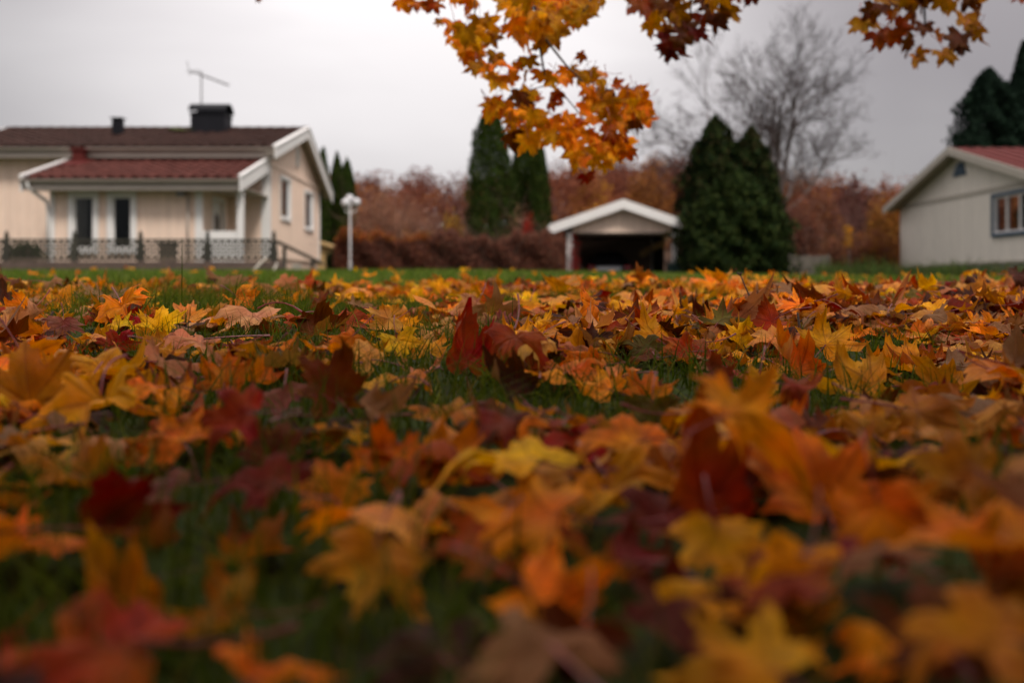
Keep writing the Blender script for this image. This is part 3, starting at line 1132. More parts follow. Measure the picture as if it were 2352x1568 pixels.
# ------------------------------------------------------------------ shed roof behind the cream house, lamp post
mb = MB()
sh = thing('garden_shed', 'small tan roofed shed beyond the corner of the cream house', 'shed', (xof(760, 38), 38, 0.6))
a = at(736, 548, 38)
b_ = at(785, 575, 38)
mb.hexa([(a.x - 0.6, 37, a.z), (b_.x, 37, b_.z), (b_.x, 40, b_.z), (a.x - 0.6, 40, a.z),
         (a.x - 0.6, 37, a.z + 0.08), (b_.x, 37, b_.z + 0.08), (b_.x, 40, b_.z + 0.08), (a.x - 0.6, 40, a.z + 0.08)])
mb.build('roof', M['plank'], sh)
mb = MB()
mb.hexa([(a.x - 0.6, 37.2, 0.5), (b_.x - 0.2, 37.2, 0.5), (b_.x - 0.2, 39.8, 0.5), (a.x - 0.6, 39.8, 0.5),
         (a.x - 0.6, 37.2, a.z - 0.01), (b_.x - 0.2, 37.2, b_.z), (b_.x - 0.2, 39.8, b_.z), (a.x - 0.6, 39.8, a.z - 0.01)])
mb.build('wall', M['plank'], sh)

ld = 29.8
lx = xof(804, ld)
lamp = thing('garden_lamp', 'white garden lamp post carrying three round opal globes', 'lamp post', (lx, ld, gz(lx, ld)))
mb = MB()
mb.tube([(lx, ld, 0.3), (lx, ld, 0.9), (lx, ld, 0.95), (lx, ld, 2.68)], [0.055, 0.05, 0.033, 0.028], 10)
M['lamp_paint'] = mat_plain('lamp_paint', (0.40, 0.38, 0.375), 0.5, 0.05, 2.0)
mb.build('pole', M['lamp_paint'], lamp, smooth=True)
for gx, gyy, gz_ in ((-0.13, -0.05, 2.66), (-0.04, 0.16, 2.80), (0.19, 0.0, 2.68)):
    c = Vector((lx + gx, ld + gyy, gz_))
    mb = MB()
    mb.tube([(lx, ld, 2.36), c + Vector((0, 0, -0.25)), c + Vector((0, 0, -0.14))], 0.018, 6)
    arm = mb.build('arm', M['white'], lamp)
    mb = MB()
    mb.lathe([(0.13 * math.sin(t), -0.13 * math.cos(t)) for t in np.linspace(0.25, math.pi - 0.05, 10)], c, 16)
    mb.build('globe', M['globe'], arm, smooth=True)
    mb = MB()
    mb.lathe([(0.05, -0.18), (0.06, -0.125), (0.045, -0.12)], c, 10)
    mb.build('holder', M['grey_metal'], arm)

# ------------------------------------------------------------------ greige house
GXW = 14.3
GY0, GY1, GYR = 26.6, 36.6, 31.6
GB = 0.86
gh = thing('greige_house', 'pale greige gabled house with blue window frame and red roof', 'house', (GXW + 4, 31.6, 0.35))
g_rz, g_ez = 4.56, 3.12
f_g = Frame((GXW, GY1, 0), (0, -1, 0), (-1, 0, 0))
groof = lambda a: g_rz - (g_rz - g_ez) * abs(a - 5.0) / 5.3
gw = [(7.12, 9.35, 1.72, 2.80)]
clad_wall(gh, f_g, 10.0, GB, lambda a: groof(a) - 0.14, gw, M['greige'], 0.13)
window(gh, f_g, *gw[0], M['blue'], 0.10, (7.85, 8.6), 0.055, inner_mat=M['white'])
mb = MB()
f_g.box(mb, 0, 10, 2.98, 3.10, 0.031, 0.055)
mb.build('belt_board', M['greige_trim'], gh)
mb = MB()
f_g.box(mb, 0, 10, GB - 0.02, GB + 0.05, 0.032, 0.06)
mb.build('base_board', M['greige_trim'], gh)
mb = MB()
q = [(4.45, 3.68), (5.35, 3.68), (5.15, 4.10), (4.85, 4.10)]
mb.add([f_g.p(a, b, c) for c in (0.031, 0.075) for a, b in q], [(0, 1, 2, 3), (7, 6, 5, 4), (0, 4, 5, 1), (1, 5, 6, 2), (2, 6, 7, 3), (3, 7, 4, 0)])
vt = mb.build('attic_vent', M['blue'], gh)
for k in range(4):
    mb = MB()
    hw = 0.40 - k * 0.05
    f_g.box(mb, 4.9 - hw + 0.0, 4.9 + hw, 3.72 + k * 0.09, 3.76 + k * 0.09, 0.076, 0.095)
    mb.build('slat', M['blue'], vt)
mb = MB()
mb.box(GXW + 0.04, GXW + 0.2, GY0, GY1, -0.2, GB)
mb.build('foundation', M['concrete'], gh)
mb = MB()
mb.box(GXW + 0.15, 26, GY0, GY0 + 0.14, -0.2, 2.95)
mb.box(GXW + 0.15, 26, GY1 - 0.14, GY1, -0.2, 2.95)
mb.build('wall', M['greige'], gh)
mb = MB()
mb.box(GXW + 2.5, GXW + 2.6, GY0 + 0.2, GY1 - 0.2, 0.5, 3.0)
mb.build('partition', M['interior'], gh)
for ya in (GY0 - 0.5, GY1 + 0.5):
    mb = MB()
    e = g_rz - (g_rz - g_ez) * 5.5 / 5.3
    y0, y1 = GYR, ya
    x0, x1 = GXW - 0.45, 26.5
    mb.hexa([(x0, y0, g_rz - 0.1), (x1, y0, g_rz - 0.1), (x1, y1, e - 0.1), (x0, y1, e - 0.1),
             (x0, y0, g_rz), (x1, y0, g_rz), (x1, y1, e), (x0, y1, e)])
    ro = mb.build('roof', M['dark_red_metal'], gh)
    for k in range(28):
        xx = x0 + 0.1 + k * 0.42
        mb = MB()
        mb.bar((xx, y0, g_rz + 0.02), (xx, y1, e + 0.02), 0.04, 0.035)
        mb.build('standing_seam', M['dark_red_metal'], ro)
    mb = MB()
    mb.hexa([(x0 - 0.04, y0, g_rz - 0.22), (x0, y0, g_rz - 0.22), (x0, y1, e - 0.22), (x0 - 0.04, y1, e - 0.22),
             (x0 - 0.04, y0, g_rz + 0.02), (x0, y0, g_rz + 0.02), (x0, y1, e + 0.02), (x0 - 0.04, y1, e + 0.02)])
    mb.build('bargeboard', M['greige_trim'], gh)
    mb = MB()
    mb.hexa([(x0 + 0.01, y0, g_rz - 0.14), (GXW - 0.06, y0, g_rz - 0.14), (GXW - 0.06, y1, e - 0.14), (x0 + 0.01, y1, e - 0.14),
             (x0 + 0.01, y0, g_rz - 0.11), (GXW - 0.06, y0, g_rz - 0.11), (GXW - 0.06, y1, e - 0.11), (x0 + 0.01, y1, e - 0.11)])
    mb.build('soffit', M['soffit'], gh)

# ------------------------------------------------------------------ carport with the car
CY = 36.0
CX = xof(1429, CY)
cg = 0.07
cp = thing('carport', 'open gabled carport with white bargeboards and a dark interior', 'carport', (CX, CY + 3, cg))
hw = 1.90
for sx_ in (-1, 1):
    for yy in (CY, CY + 5.4):
        mb = MB()
        mb.box(CX + sx_ * hw - 0.10, CX + sx_ * hw + 0.10, yy - 0.08, yy + 0.08, cg - 0.1, 2.1)
        mb.build('post', M['white'], cp, bevel=0.01)
ap, ev, ov = 3.24, 2.32, 2.66
for sx_ in (-1, 1):
    mb = MB()
    xa, xb = CX, CX + sx_ * ov
    y0, y1 = CY - 0.4, CY + 6
    mb.hexa([(xa, y0, ap - 0.09), (xb, y0, ev - 0.09), (xb, y1, ev - 0.09), (xa, y1, ap - 0.09), (xa, y0, ap), (xb, y0, ev), (xb, y1, ev), (xa, y1, ap)])
    mb.build('roof', M['tile_red'], cp)
    mb = MB()
    y0, y1 = CY - 0.45, CY - 0.402
    mb.hexa([(xa, y0, ap - 0.30), (xb, y0, ev - 0.30), (xb, y1, ev - 0.30), (xa, y1, ap - 0.30), (xa, y0, ap + 0.04), (xb, y0, ev + 0.04), (xb, y1, ev + 0.04), (xa, y1, ap + 0.04)])
    mb.build('bargeboard', M['white'], cp)
    gt = MB()
    gt.box(xb - 0.06 if sx_ > 0 else xb - 0.06, xb + 0.06, CY - 0.4, CY + 6, ev - 0.14, ev - 0.02)
    gt.build('gutter', M['white'], cp)
k = 16
for i in range(k):                                   # gable boards
    x0 = CX - hw + 0.1 + i * (2 * hw - 0.2) / k
    x1 = x0 + (2 * hw - 0.2) / k - 0.008
    tz = lambda x: ap - (ap - ev) * abs(x - CX) / ov - 0.1
    mb = MB()
    mb.hexa([(x0, CY - 0.04, 2.1), (x1, CY - 0.04, 2.1), (x1, CY - 0.01, 2.1), (x0, CY - 0.01, 2.1),
             (x0, CY - 0.04, tz(x0)), (x1, CY - 0.04, tz(x1)), (x1, CY - 0.01, tz(x1)), (x0, CY - 0.01, tz(x0))])
    mb.build('gable_board', M['cream'], cp)
mb = MB()
mb.box(CX - hw, CX + hw, CY + 0.0, CY + 0.1, 2.03, 2.2)
mb.build('beam', M['fence_rail'], cp)
mb = MB()
mb.box(CX - hw, CX + hw, CY + 5.5, CY + 5.56, cg, 2.6)
mb.build('wall', M['shed_lining'], cp)
mb = MB()
mb.box(CX - hw - 0.05, CX - hw, CY + 0.2, CY + 5.49, cg, 2.2)
mb.build('wall', M['shed_lining'], cp)
mb = MB()
mb.box(CX - hw, CX + hw, CY + 0.11, CY + 5.45, 2.12, 2.14)
mb.build('ceiling', M['shed_lining'], cp)
mb = MB()
mb.box(CX + hw - 0.02, CX + hw + 0.03, CY + 2.6, CY + 5.4, cg, 2.2)
mb.build('wall', M['fence'], cp)

for a, b in (((1.35, 4.9), (2.25, 3.0)),):
    pass
for k_, (pa, pb_, lab) in enumerate((((1470, 586, 39.5), (1492, 573, 39.0), 'lower yellowish plank propped under the carport roof'),
                                     ((1497, 570, 38.8), (1527, 557, 38.2), 'upper tan plank propped under the carport roof'))):
    mb = MB()
    mb.bar(at(*pa), at(*pb_), 0.05, 0.24)
    tag(mb.build('plank', M['plank']), lab, 'plank', 'planks under the carport roof')

# the car, seen from behind
car_y = 38.0
car_x = xof(1400, car_y)
car = thing('parked_car', 'black hatchback parked nose in under the carport, red tail lights showing', 'car', (car_x, car_y, cg))
sec = [  # y, half width, bottom, belt, roof height, half roof width
    (0.00, 0.76, 0.36, 0.78, 0.84, 0.62), (0.06, 0.84, 0.26, 0.90, 0.98, 0.66), (0.16, 0.87, 0.22, 0.95, 1.12, 0.62),
    (0.50, 0.89, 0.20, 0.97, 1.40, 0.55), (1.2, 0.90, 0.20, 0.97, 1.46, 0.56), (2.2, 0.90, 0.20, 0.95, 1.42, 0.55),
    (2.9, 0.89, 0.20, 0.92, 1.08, 0.62), (3.3, 0.87, 0.20, 0.86, 0.92, 0.66), (3.9, 0.82, 0.22, 0.74, 0.80, 0.62), (4.1, 0.72, 0.30, 0.58, 0.64, 0.50)]
V = []
for y, hwid, zb, zl, zt, rw in sec:
    half = [(0, zb), (hwid * 0.8, zb), (hwid, zb + 0.12), (hwid, (zb + zl) / 2), (hwid * 0.97, zl), (rw, zt - 0.05), (rw * 0.8, zt), (0, zt)]
    ring = [(x, z) for x, z in half] + [(-x, z) for x, z in half[-2:0:-1]]
    V += [(car_x + x, car_y + y, cg + z) for x, z in ring]
rn = 14
F = []
for i in range(len(sec) - 1):
    for k in range(rn):
        F.append((i * rn + k, i * rn + (k + 1) % rn, (i + 1) * rn + (k + 1) % rn, (i + 1) * rn + k))
F += [tuple(range(rn - 1, -1, -1)), tuple((len(sec) - 1) * rn + k for k in range(rn))]
mb = MB()
mb.add(V, F)
mb.build('body', M['car'], car, smooth=True)
mb = MB()
mb.hexa([(car_x - 0.56, car_y + 0.13, cg + 1.02), (car_x + 0.56, car_y + 0.13, cg + 1.02), (car_x + 0.56, car_y + 0.2, cg + 1.02), (car_x - 0.56, car_y + 0.2, cg + 1.02),
         (car_x - 0.48, car_y + 0.40, cg + 1.35), (car_x + 0.48, car_y + 0.40, cg + 1.35), (car_x + 0.48, car_y + 0.5, cg + 1.35), (car_x - 0.48, car_y + 0.5, cg + 1.35)])
mb.build('rear_window', M['car_glass'], car)
for s_ in (-1, 1):
    mb = MB()
    mb.box(car_x + s_ * 0.70 - 0.14, car_x + s_ * 0.70 + 0.14, car_y - 0.04, car_y + 0.1, cg + 0.68, cg + 0.90)
    mb.build('tail_light', M['tail'], car, bevel=0.04)
    for yy in (0.75, 3.3):
        c = Vector((car_x + s_ * 0.80, car_y + yy, cg + 0.31))
        wv = MB()
        wv.tube([c - Vector((0.1, 0, 0)), c + Vector((0.1, 0, 0))], 0.31, 18)
        wh = wv.build('wheel', M['rubber'], car)
        rv = MB()
        rv.tube([c + Vector((s_ * 0.085, 0, 0)), c + Vector((s_ * 0.106, 0, 0))], 0.2, 12)
        rv.build('rim', M['chrome'], wh)
mb = MB()
mb.box(car_x - 0.50, car_x + 0.42, car_y - 0.045, car_y + 0.02, cg + 0.69, cg + 0.84)
mb.build('trim_bar', M['chrome'], car, bevel=0.02)
mb = MB()
mb.box(car_x - 0.78, car_x + 0.78, car_y - 0.08, car_y + 0.1, cg + 0.32, cg + 0.60)
mb.build('bumper', M['car'], car, bevel=0.05)

bx = xof(1549, 35.6)
wb = thing('wheelie_bin', 'dark green wheeled rubbish bin beside the carport post', 'bin', (bx, 35.6, 0.05))
mb = MB()
mb.hexa([(bx - 0.2, 35.4, 0.05), (bx + 0.2, 35.4, 0.05), (bx + 0.2, 35.85, 0.05), (bx - 0.2, 35.85, 0.05),
         (bx - 0.27, 35.33, 0.95), (bx + 0.27, 35.33, 0.95), (bx + 0.27, 35.93, 0.95), (bx - 0.27, 35.93, 0.95)])
mb.build('body', M['bin'], wb)
mb = MB()
mb.hexa([(bx - 0.29, 35.3, 0.955), (bx + 0.29, 35.3, 0.955), (bx + 0.29, 35.97, 0.99), (bx - 0.29, 35.97, 0.99),
         (bx - 0.27, 35.33, 0.99), (bx + 0.27, 35.33, 0.99), (bx + 0.27, 35.95, 1.05), (bx - 0.27, 35.95, 1.05)])
mb.build('lid', M['bin'], wb)
for s_ in (-1, 1):
    mb = MB()
    mb.tube([(bx + s_ * 0.19, 35.88, 0.14), (bx + s_ * 0.25, 35.88, 0.14)], 0.1, 10)
    mb.build('wheel', M['rubber'], wb)

gd = 33.0
gp = thing('board_gate', 'weathered grey board gate standing between the conifers and the autumn shrubs', 'gate', (xof(1858, gd), gd, 0.2))
for k in range(9):
    x = xof(1818, gd) + k * 0.13
    mb = MB()
    mb.box(x, x + 0.118, gd - 0.012, gd + 0.012, 0.1, 1.17 + 0.02 * rng.rand())
    mb.build('board', M['gate_wood'], gp)
for z in (0.45, 1.0):
    mb = MB()
    mb.box(xof(1818, gd), xof(1818, gd) + 1.16, gd + 0.013, gd + 0.05, z, z + 0.09)
    mb.build('cross_rail', M['gate_wood'], gp)
for x in (xof(1818, gd) - 0.09, xof(1818, gd) + 1.18):
    mb = MB()
    mb.box(x, x + 0.08, gd - 0.04, gd + 0.04, 0.0, 1.22)
    mb.build('post', M['gate_wood'], gp)

# ------------------------------------------------------------------ foliage helpers
rng.seed(21)



def quads(P, nrm, size, aspect=1.5, up_bias=None):
    """leaf-sized rhombs at P with random spin around nrm; returns V (4n,3), F (n,4)"""
    n = len(P)
    nrm = nrm / np.maximum(np.linalg.norm(nrm, axis=1, keepdims=True), 1e-6)
    ref = rng.randn(n, 3) if up_bias is None else up_bias + 0.35 * rng.randn(n, 3)
    a = ref - (ref * nrm).sum(1, keepdims=True) * nrm
    a /= np.maximum(np.linalg.norm(a, axis=1, keepdims=True), 1e-6)
    b = np.cross(nrm, a)
    size = np.broadcast_to(size, (n,))[:, None]
    bend = nrm * size * (rng.rand(n, 1) - 0.5) * 0.4
    V = np.stack([P - a * size * 0.5, P + b * size * 0.5 / aspect + bend, P + a * size * 0.5, P - b * size * 0.5 / aspect + bend], 1).reshape(-1, 3)
    return V, np.arange(n * 4).reshape(n, 4)


def tints(n, cols, wts, var=0.25):
    cols = np.array(cols)
    i = rng.choice(len(cols), n, p=np.array(wts) / sum(wts))
    return cols[i] * (1 + var * (rng.rand(n, 1) * 2 - 1)) * (1 + 0.1 * (rng.rand(n, 3) - 0.5))


def conifer(name, x, y, base, h, w, label, group, cols, n=7000, size=0.16, taper='column', lean=0.0, rough=1.0):
    n, size = int(n * 2.6), size * 0.58
    """trunk and crown of one conifer"""
    root = thing(name, label, 'tree', (x, y, base), group)
    mb = MB()
    mb.tube([(x, y, base - 0.2), (x, y, base + h * 0.5), (x, y, base + h * 0.95)], [w * 0.09, w * 0.05, 0.01], 7)
    mb.build('trunk', M['bark_dark'], root)
    t = rng.rand(n) ** 0.85
    if taper == 'column':
        prof = np.interp(t, [0, .05, .3, .6, .85, .95, 1], [.75, .9, 1, .92, .6, .33, .06])
    elif taper == 'cone':
        prof = np.interp(t, [0, .05, .15, .5, .8, 1], [.6, .95, 1, .62, .3, .03])
    else:
        prof = np.interp(t, [0, .08, .25, .5, .7, .86, .95, 1], [.8, .97, 1, .94, .78, .52, .27, .05])
    th = rng.rand(n) * 2 * math.pi
    ph = rng.rand(6) * 6.28
    bumps = 1 + 0.09 * np.sin(3 * th + ph[0] + 5 * t) + 0.08 * np.sin(5 * th + ph[1] - 13 * t) + 0.07 * np.sin(8 * th + 23 * t + ph[2]) + 0.05 * np.sin(2 * th + 40 * t + ph[3])
    bumps = 1 + (bumps - 1) * rough
    if taper == 'cone':
        tier = 1 + 0.28 * (((t * h / 0.55 + 0.4 * np.sin(3 * th + ph[4])) % 1.0) - 0.5)
        bumps = bumps * tier
    r = w / 2 * prof * bumps * (1 - 0.45 * rng.rand(n) ** 2.2) * np.where(rng.rand(n) < 0.10, 1 + 0.13 * rng.rand(n), 1.0)
    r = r * (1 + 0.07 * rough * np.sin(11 * th + 31 * t + ph[4]) * np.sin(37 * t - 4 * th + ph[5]))
    P = np.stack([x + r * np.cos(th) + lean * t * h, y + r * np.sin(th), base + 0.05 + t * h * 0.98], 1)
    P[:, 2] += 0.06 * rng.randn(n)
    nr = np.stack([np.cos(th), np.sin(th), 0.35 * np.ones(n)], 1) + 0.7 * rng.randn(n, 3)
    up = np.stack([np.cos(th) * 0.5, np.sin(th) * 0.5, np.ones(n) * (1.0 if taper != 'cone' else -0.15)], 1)
    V, F = quads(P, nr, size * (0.6 + 0.8 * rng.rand(n)), 1.9, up)
    T = np.repeat(tints(n, cols, [1] * len(cols)), 4, 0)
    np_mesh('crown', V, F, M['needles'], root, tint=T)
    return root


G_TH = [(0.022, 0.040, 0.007), (0.030, 0.052, 0.008), (0.015, 0.028, 0.006), (0.048, 0.060, 0.012)]
G_DK = [(0.011, 0.021, 0.007), (0.017, 0.030, 0.008), (0.007, 0.014, 0.005), (0.032, 0.043, 0.011), (0.04, 0.03, 0.012)]
G_SP = [(0.010, 0.020, 0.013), (0.014, 0.028, 0.016), (0.008, 0.016, 0.010)]

def C(name, pxc, d, top, wpx, base, *a, **k):
    conifer(name, xof(pxc, d), d, base, zof(top, d) - base, wpx / FPX * d, *a, **k)


C('columnar_thuja', 1128, 36, 244, 112, 0.5, 'tallest columnar thuja, rising dark green behind the brown hedge', 'thujas behind the hedge', G_TH, n=9000, size=0.17)
C('columnar_thuja', 1203, 39, 294, 66, 0.5, 'middle thuja of the three behind the brown hedge', 'thujas behind the hedge', G_TH, n=6000, size=0.17)
C('columnar_thuja', 1238, 38, 318, 52, 0.5, 'narrow shorter thuja behind the hedge, closest to the carport', 'thujas behind the hedge', G_TH, n=5000, size=0.17)
C('columnar_thuja', 742, 41, 340, 40, 0.5, 'thuja half hidden by the gable edge of the cream house', 'thujas beside the cream house', G_TH, n=4000, size=0.18)
C('columnar_thuja', 774, 42, 352, 42, 0.5, 'thuja between the gable edge and the lamp globes', 'thujas beside the cream house', G_TH, n=4500, size=0.18)
C('columnar_thuja', 797, 41, 368, 50, 0.5, 'thuja directly behind the white lamp post', 'thujas beside the cream house', G_TH, n=4500, size=0.18)
C('broad_conifer', 1643, 35.4, 270, 145, 0.0, 'broad dark conifer with the highest tip, beside the carport', 'conifers beside the carport', G_DK, n=9000, size=0.30, taper='broad', rough=1.9)
C('broad_conifer', 1726, 36.5, 294, 132, 0.0, 'dark conifer with the second highest tip, behind the paler one', 'conifers beside the carport', G_DK, n=7500, size=0.30, taper='broad', rough=1.9)
C('broad_conifer', 1696, 33.4, 395, 196, 0.05, 'paler green conifer standing in front of the other dark conifers by the carport', 'conifers beside the carport', [(0.016, 0.029, 0.008), (0.024, 0.038, 0.009), (0.010, 0.018, 0.006), (0.036, 0.047, 0.012)], n=7500, size=0.28, taper='broad', rough=1.9)
C('broad_conifer', 1622, 34.9, 392, 98, 0.0, 'low bulging conifer touching the carport eave, leftmost of the dark conifers', 'conifers beside the carport', G_DK, n=5000, size=0.28, taper='broad', rough=1.9)
C('broad_conifer', 1756, 35.5, 365, 95, 0.0, 'rightmost and slimmest of the dark conifers by the carport', 'conifers beside the carport', G_DK, n=4500, size=0.28, taper='broad', rough=1.9)
C('spruce', 2352, 48, 92, 230, 0.3, 'tallest black green spruce behind the red roof, cut by the frame', 'spruces behind the greige house', G_SP, n=13000, size=0.36, taper='cone')
C('spruce', 2272, 46, 155, 180, 0.3, 'shorter rounded spruce behind the roof ridge of the greige house', 'spruces behind the greige house', G_SP, n=11000, size=0.36, taper='broad', rough=2.0)


def hedge_mass(root, name, x0, x1, y0, y1, zb, zt, cols, wts, n, size, mat='foliage', topcols=None):
    n, size = int(n * 2.6), size * 0.60
    P = np.stack([x0 + (x1 - x0) * rng.rand(n), y0 + (y1 - y0) * rng.rand(n), zb + (zt - zb) * rng.rand(n) ** 0.8], 1)
    wav = 0.12 * np.sin(P[:, 0] * 2.3) + 0.08 * np.sin(P[:, 0] * 6.1 + 1) + 0.06 * np.sin(P[:, 0] * 13) + 0.10 * rng.randn(n) * (rng.rand(n) < 0.3)
    P[:, 2] += wav * (P[:, 2] - zb) / (zt - zb)
    P[:, 1] += 0.10 * np.sin(P[:, 0] * 4.7 + P[:, 2] * 5)
    V, F = quads(P, rng.randn(n, 3) + np.array([0, -0.6, 0.3]), size * (0.6 + 0.8 * rng.rand(n)), 1.6)
    T = tints(n, cols, wts)
    if topcols is not None:
        hi = (P[:, 2] > zt - 0.22) & (rng.rand(n) < 0.75)
        T[hi] = tints(int(hi.sum()), topcols, [1] * len(topcols))
    return np_mesh(name, V, F, M[mat], root, tint=np.repeat(T, 4, 0))


def twig_fan(n, base, spread, h, r0=0.012, n_sub=5, zmin=0.0):
    """upright bare stems with side twigs as thin 3-sided strips; returns V, F (tris as slim quads)"""
    V, F = [], []
    for _ in range(n):
        p = np.array(base) + np.array([spread[0] * (rng.rand() - .5), spread[1] * (rng.rand() - .5), zmin])
        d = np.array([0.35 * rng.randn(), 0.35 * rng.randn(), 1.0])
        hh = h * (0.55 + 0.45 * rng.rand())
        def strip(a, b, wdt):
            s = np.cross(b - a, rng.randn(3))
            s = s / (np.linalg.norm(s) + 1e-6) * wdt
            i = len(V)
            V.extend([a - s, a + s, b + s * 0.35, b - s * 0.35])
            F.append((i, i + 1, i + 2, i + 3))
        q = p + d * hh * 0.5
        e = q + (d + 0.3 * rng.randn(3)) * hh * 0.5
        strip(p, q, r0)
        strip(q, e, r0 * 0.6)
        for _k in range(n_sub):
            t = rng.rand()
            s0 = p + (q - p) * t if rng.rand() < 0.4 else q + (e - q) * t
            s1 = s0 + (d * 0.6 + 0.7 * rng.randn(3)) * hh * 0.25
            strip(s0, s1, r0 * 0.45)
    return np.array(V), np.array(F)


rng.seed(28)
BR = [(0.20, 0.066, 0.040), (0.15, 0.055, 0.036), (0.25, 0.085, 0.045), (0.10, 0.045, 0.034), (0.22, 0.11, 0.07)]
hd = 31.0
hx0, hx1 = xof(770, hd), xof(1300, hd)
hg = thing('hedge', 'long clipped brown hedge with an orange top, running towards the carport', 'hedge', ((hx0 + hx1) / 2, hd, 0.55))
hedge_mass(hg, 'leaf_mass', xof(770, hd), xof(990, hd), hd - 0.4, hd + 0.6, 0.35, 1.78, BR, [3, 3, 2, 3, 1], 9000, 0.13,
           topcols=[(0.36, 0.09, 0.02), (0.30, 0.12, 0.02), (0.20, 0.06, 0.02)])['kind'] = 'stuff'
hedge_mass(hg, 'leaf_mass', xof(990, hd), hx1, hd - 0.4, hd + 0.6, 0.2, 1.74, BR, [3, 4, 1, 4, 2], 11000, 0.12)['kind'] = 'stuff'
V, F = twig_fan(260, (0, 0, 0), (1, 1), 1.4, 0.008, 4)
V2 = V.copy()
V2[:, 0] = V[:, 0] * 3.4 * 1.0 + (hx0 + hx1) / 2
V2[:, 1] = V[:, 1] * 0.5 + hd
V2[:, 2] += 0.45
np_mesh('stem_mass', V2, F, M['twigs_tint'], hg, tint=np.array([0.07, 0.04, 0.03]))['kind'] = 'stuff'


def shrub(name, label, px, d, wpx, top, base_z, cols, wts, n, size, group=None, twigs=30, twig_col=(0.13, 0.075, 0.06), cat='shrub', dy=None):
    n, size = int(n * 2.6), size * 0.60
    x = xof(px, d)
    wd = wpx / FPX * d
    zt = zof(top, d)
    dy = wd * 0.7 if dy is None else dy
    root = thing(name, label, cat, (x, d, base_z), group)
    if twigs:
        V, F = twig_fan(twigs, (x, d, base_z), (wd * 0.5, dy * 0.5), zt - base_z, 0.012, 7)
        np_mesh('stem', V, F, M['twigs_tint'], root, tint=np.array(twig_col))
    if n:
        u = rng.randn(n, 3)
        u /= np.linalg.norm(u, axis=1, keepdims=True)
        th = np.arctan2(u[:, 1], u[:, 0])
        rr_ = (rng.rand(n) ** 0.45) * (1 + 0.18 * np.sin(3 * th + 4 * u[:, 2] + rng.rand() * 6) + 0.12 * np.sin(7 * th + 3 * u[:, 2]))
        hz = (zt - base_z) / 2
        P = np.stack([x + u[:, 0] * rr_ * wd / 2, d + u[:, 1] * rr_ * dy / 2, base_z + hz * 1.02 + u[:, 2] * rr_ * hz], 1)
        V, F = quads(P, rng.randn(n, 3) + np.array([0, 0, .4]), size * (0.6 + 0.8 * rng.rand(n)), 1.5)
        np_mesh('crown', V, F, M['foliage'], root, tint=np.repeat(tints(n, cols, wts), 4, 0))
    return root


PINK = [(0.34, 0.155, 0.10), (0.27, 0.135, 0.09), (0.38, 0.20, 0.115)]
OR_ = [(0.30, 0.11, 0.022), (0.22, 0.075, 0.022), (0.36, 0.17, 0.03), (0.14, 0.055, 0.025)]
shrub('bare_shrub', 'pinkish brown twiggy shrub behind the hedge beside the lamp', 868, 40, 125, 445, 0.5, PINK, [1, 1, 1], 2600, 0.14, 'twiggy shrubs behind the hedge', 60, (0.17, 0.10, 0.08))
shrub('bare_shrub', 'pinkish brown twiggy shrub behind the middle of the hedge', 940, 42, 130, 465, 0.5, PINK, [1, 1, 1], 2600, 0.14, 'twiggy shrubs behind the hedge', 60, (0.17, 0.10, 0.08))
shrub('bare_shrub', 'thin brown twiggy shrub between the yellow shrub and the tall thuja', 1060, 40, 60, 490, 0.5, PINK, [1, 1, 1], 500, 0.14, 'twiggy shrubs behind the hedge', 40, (0.15, 0.09, 0.07))
shrub('bare_shrub', 'dull brown twiggy shrub before the two slimmer thujas', 1196, 35, 70, 470, 0.5, PINK, [1, 1, 1], 250, 0.12, 'twiggy shrubs behind the hedge', 40, (0.12, 0.07, 0.055))
shrub('yellow_shrub', 'small bright yellow autumn shrub behind the hedge, beside the tallest thuja', 1040, 37, 52, 492, 0.6, [(0.55, 0.30, 0.03), (0.48, 0.22, 0.03), (0.40, 0.30, 0.08)], [2, 2, 1], 1000, 0.14, None, 14)
shrub('green_shrub', 'olive green shrub growing out of the middle of the hedge', 975, 32.2, 62, 540, 0.6, [(0.13, 0.13, 0.03), (0.20, 0.12, 0.03)], [2, 1], 700, 0.12, None, 8)
shrub('red_shrub', 'small crimson autumn shrub at the foot of the slim thujas', 1213, 33.5, 34, 497, 0.6, [(0.42, 0.035, 0.02), (0.30, 0.03, 0.02)], [1, 1], 600, 0.11, None, 10)
shrub('red_creeper', 'red leaved creeper climbing the carport post next to the hedge', 1318, 35.7, 26, 532, -0.1, [(0.32, 0.02, 0.018), (0.22, 0.02, 0.015)], [1, 1], 130, 0.13, None, 6, cat='creeper')
shrub('dark_bush', 'small dark green bush at the end of the hedge near the cream house', 762, 32, 28, 578, 0.5, G_DK, [1] * 5, 700, 0.12, None, 6)
shrub('dark_bush', 'dark green bush showing through the lattice fence', 58, 22.0, 80, 556, 0.55, G_TH, [1, 1, 1, 1], 1500, 0.08, None, 10)
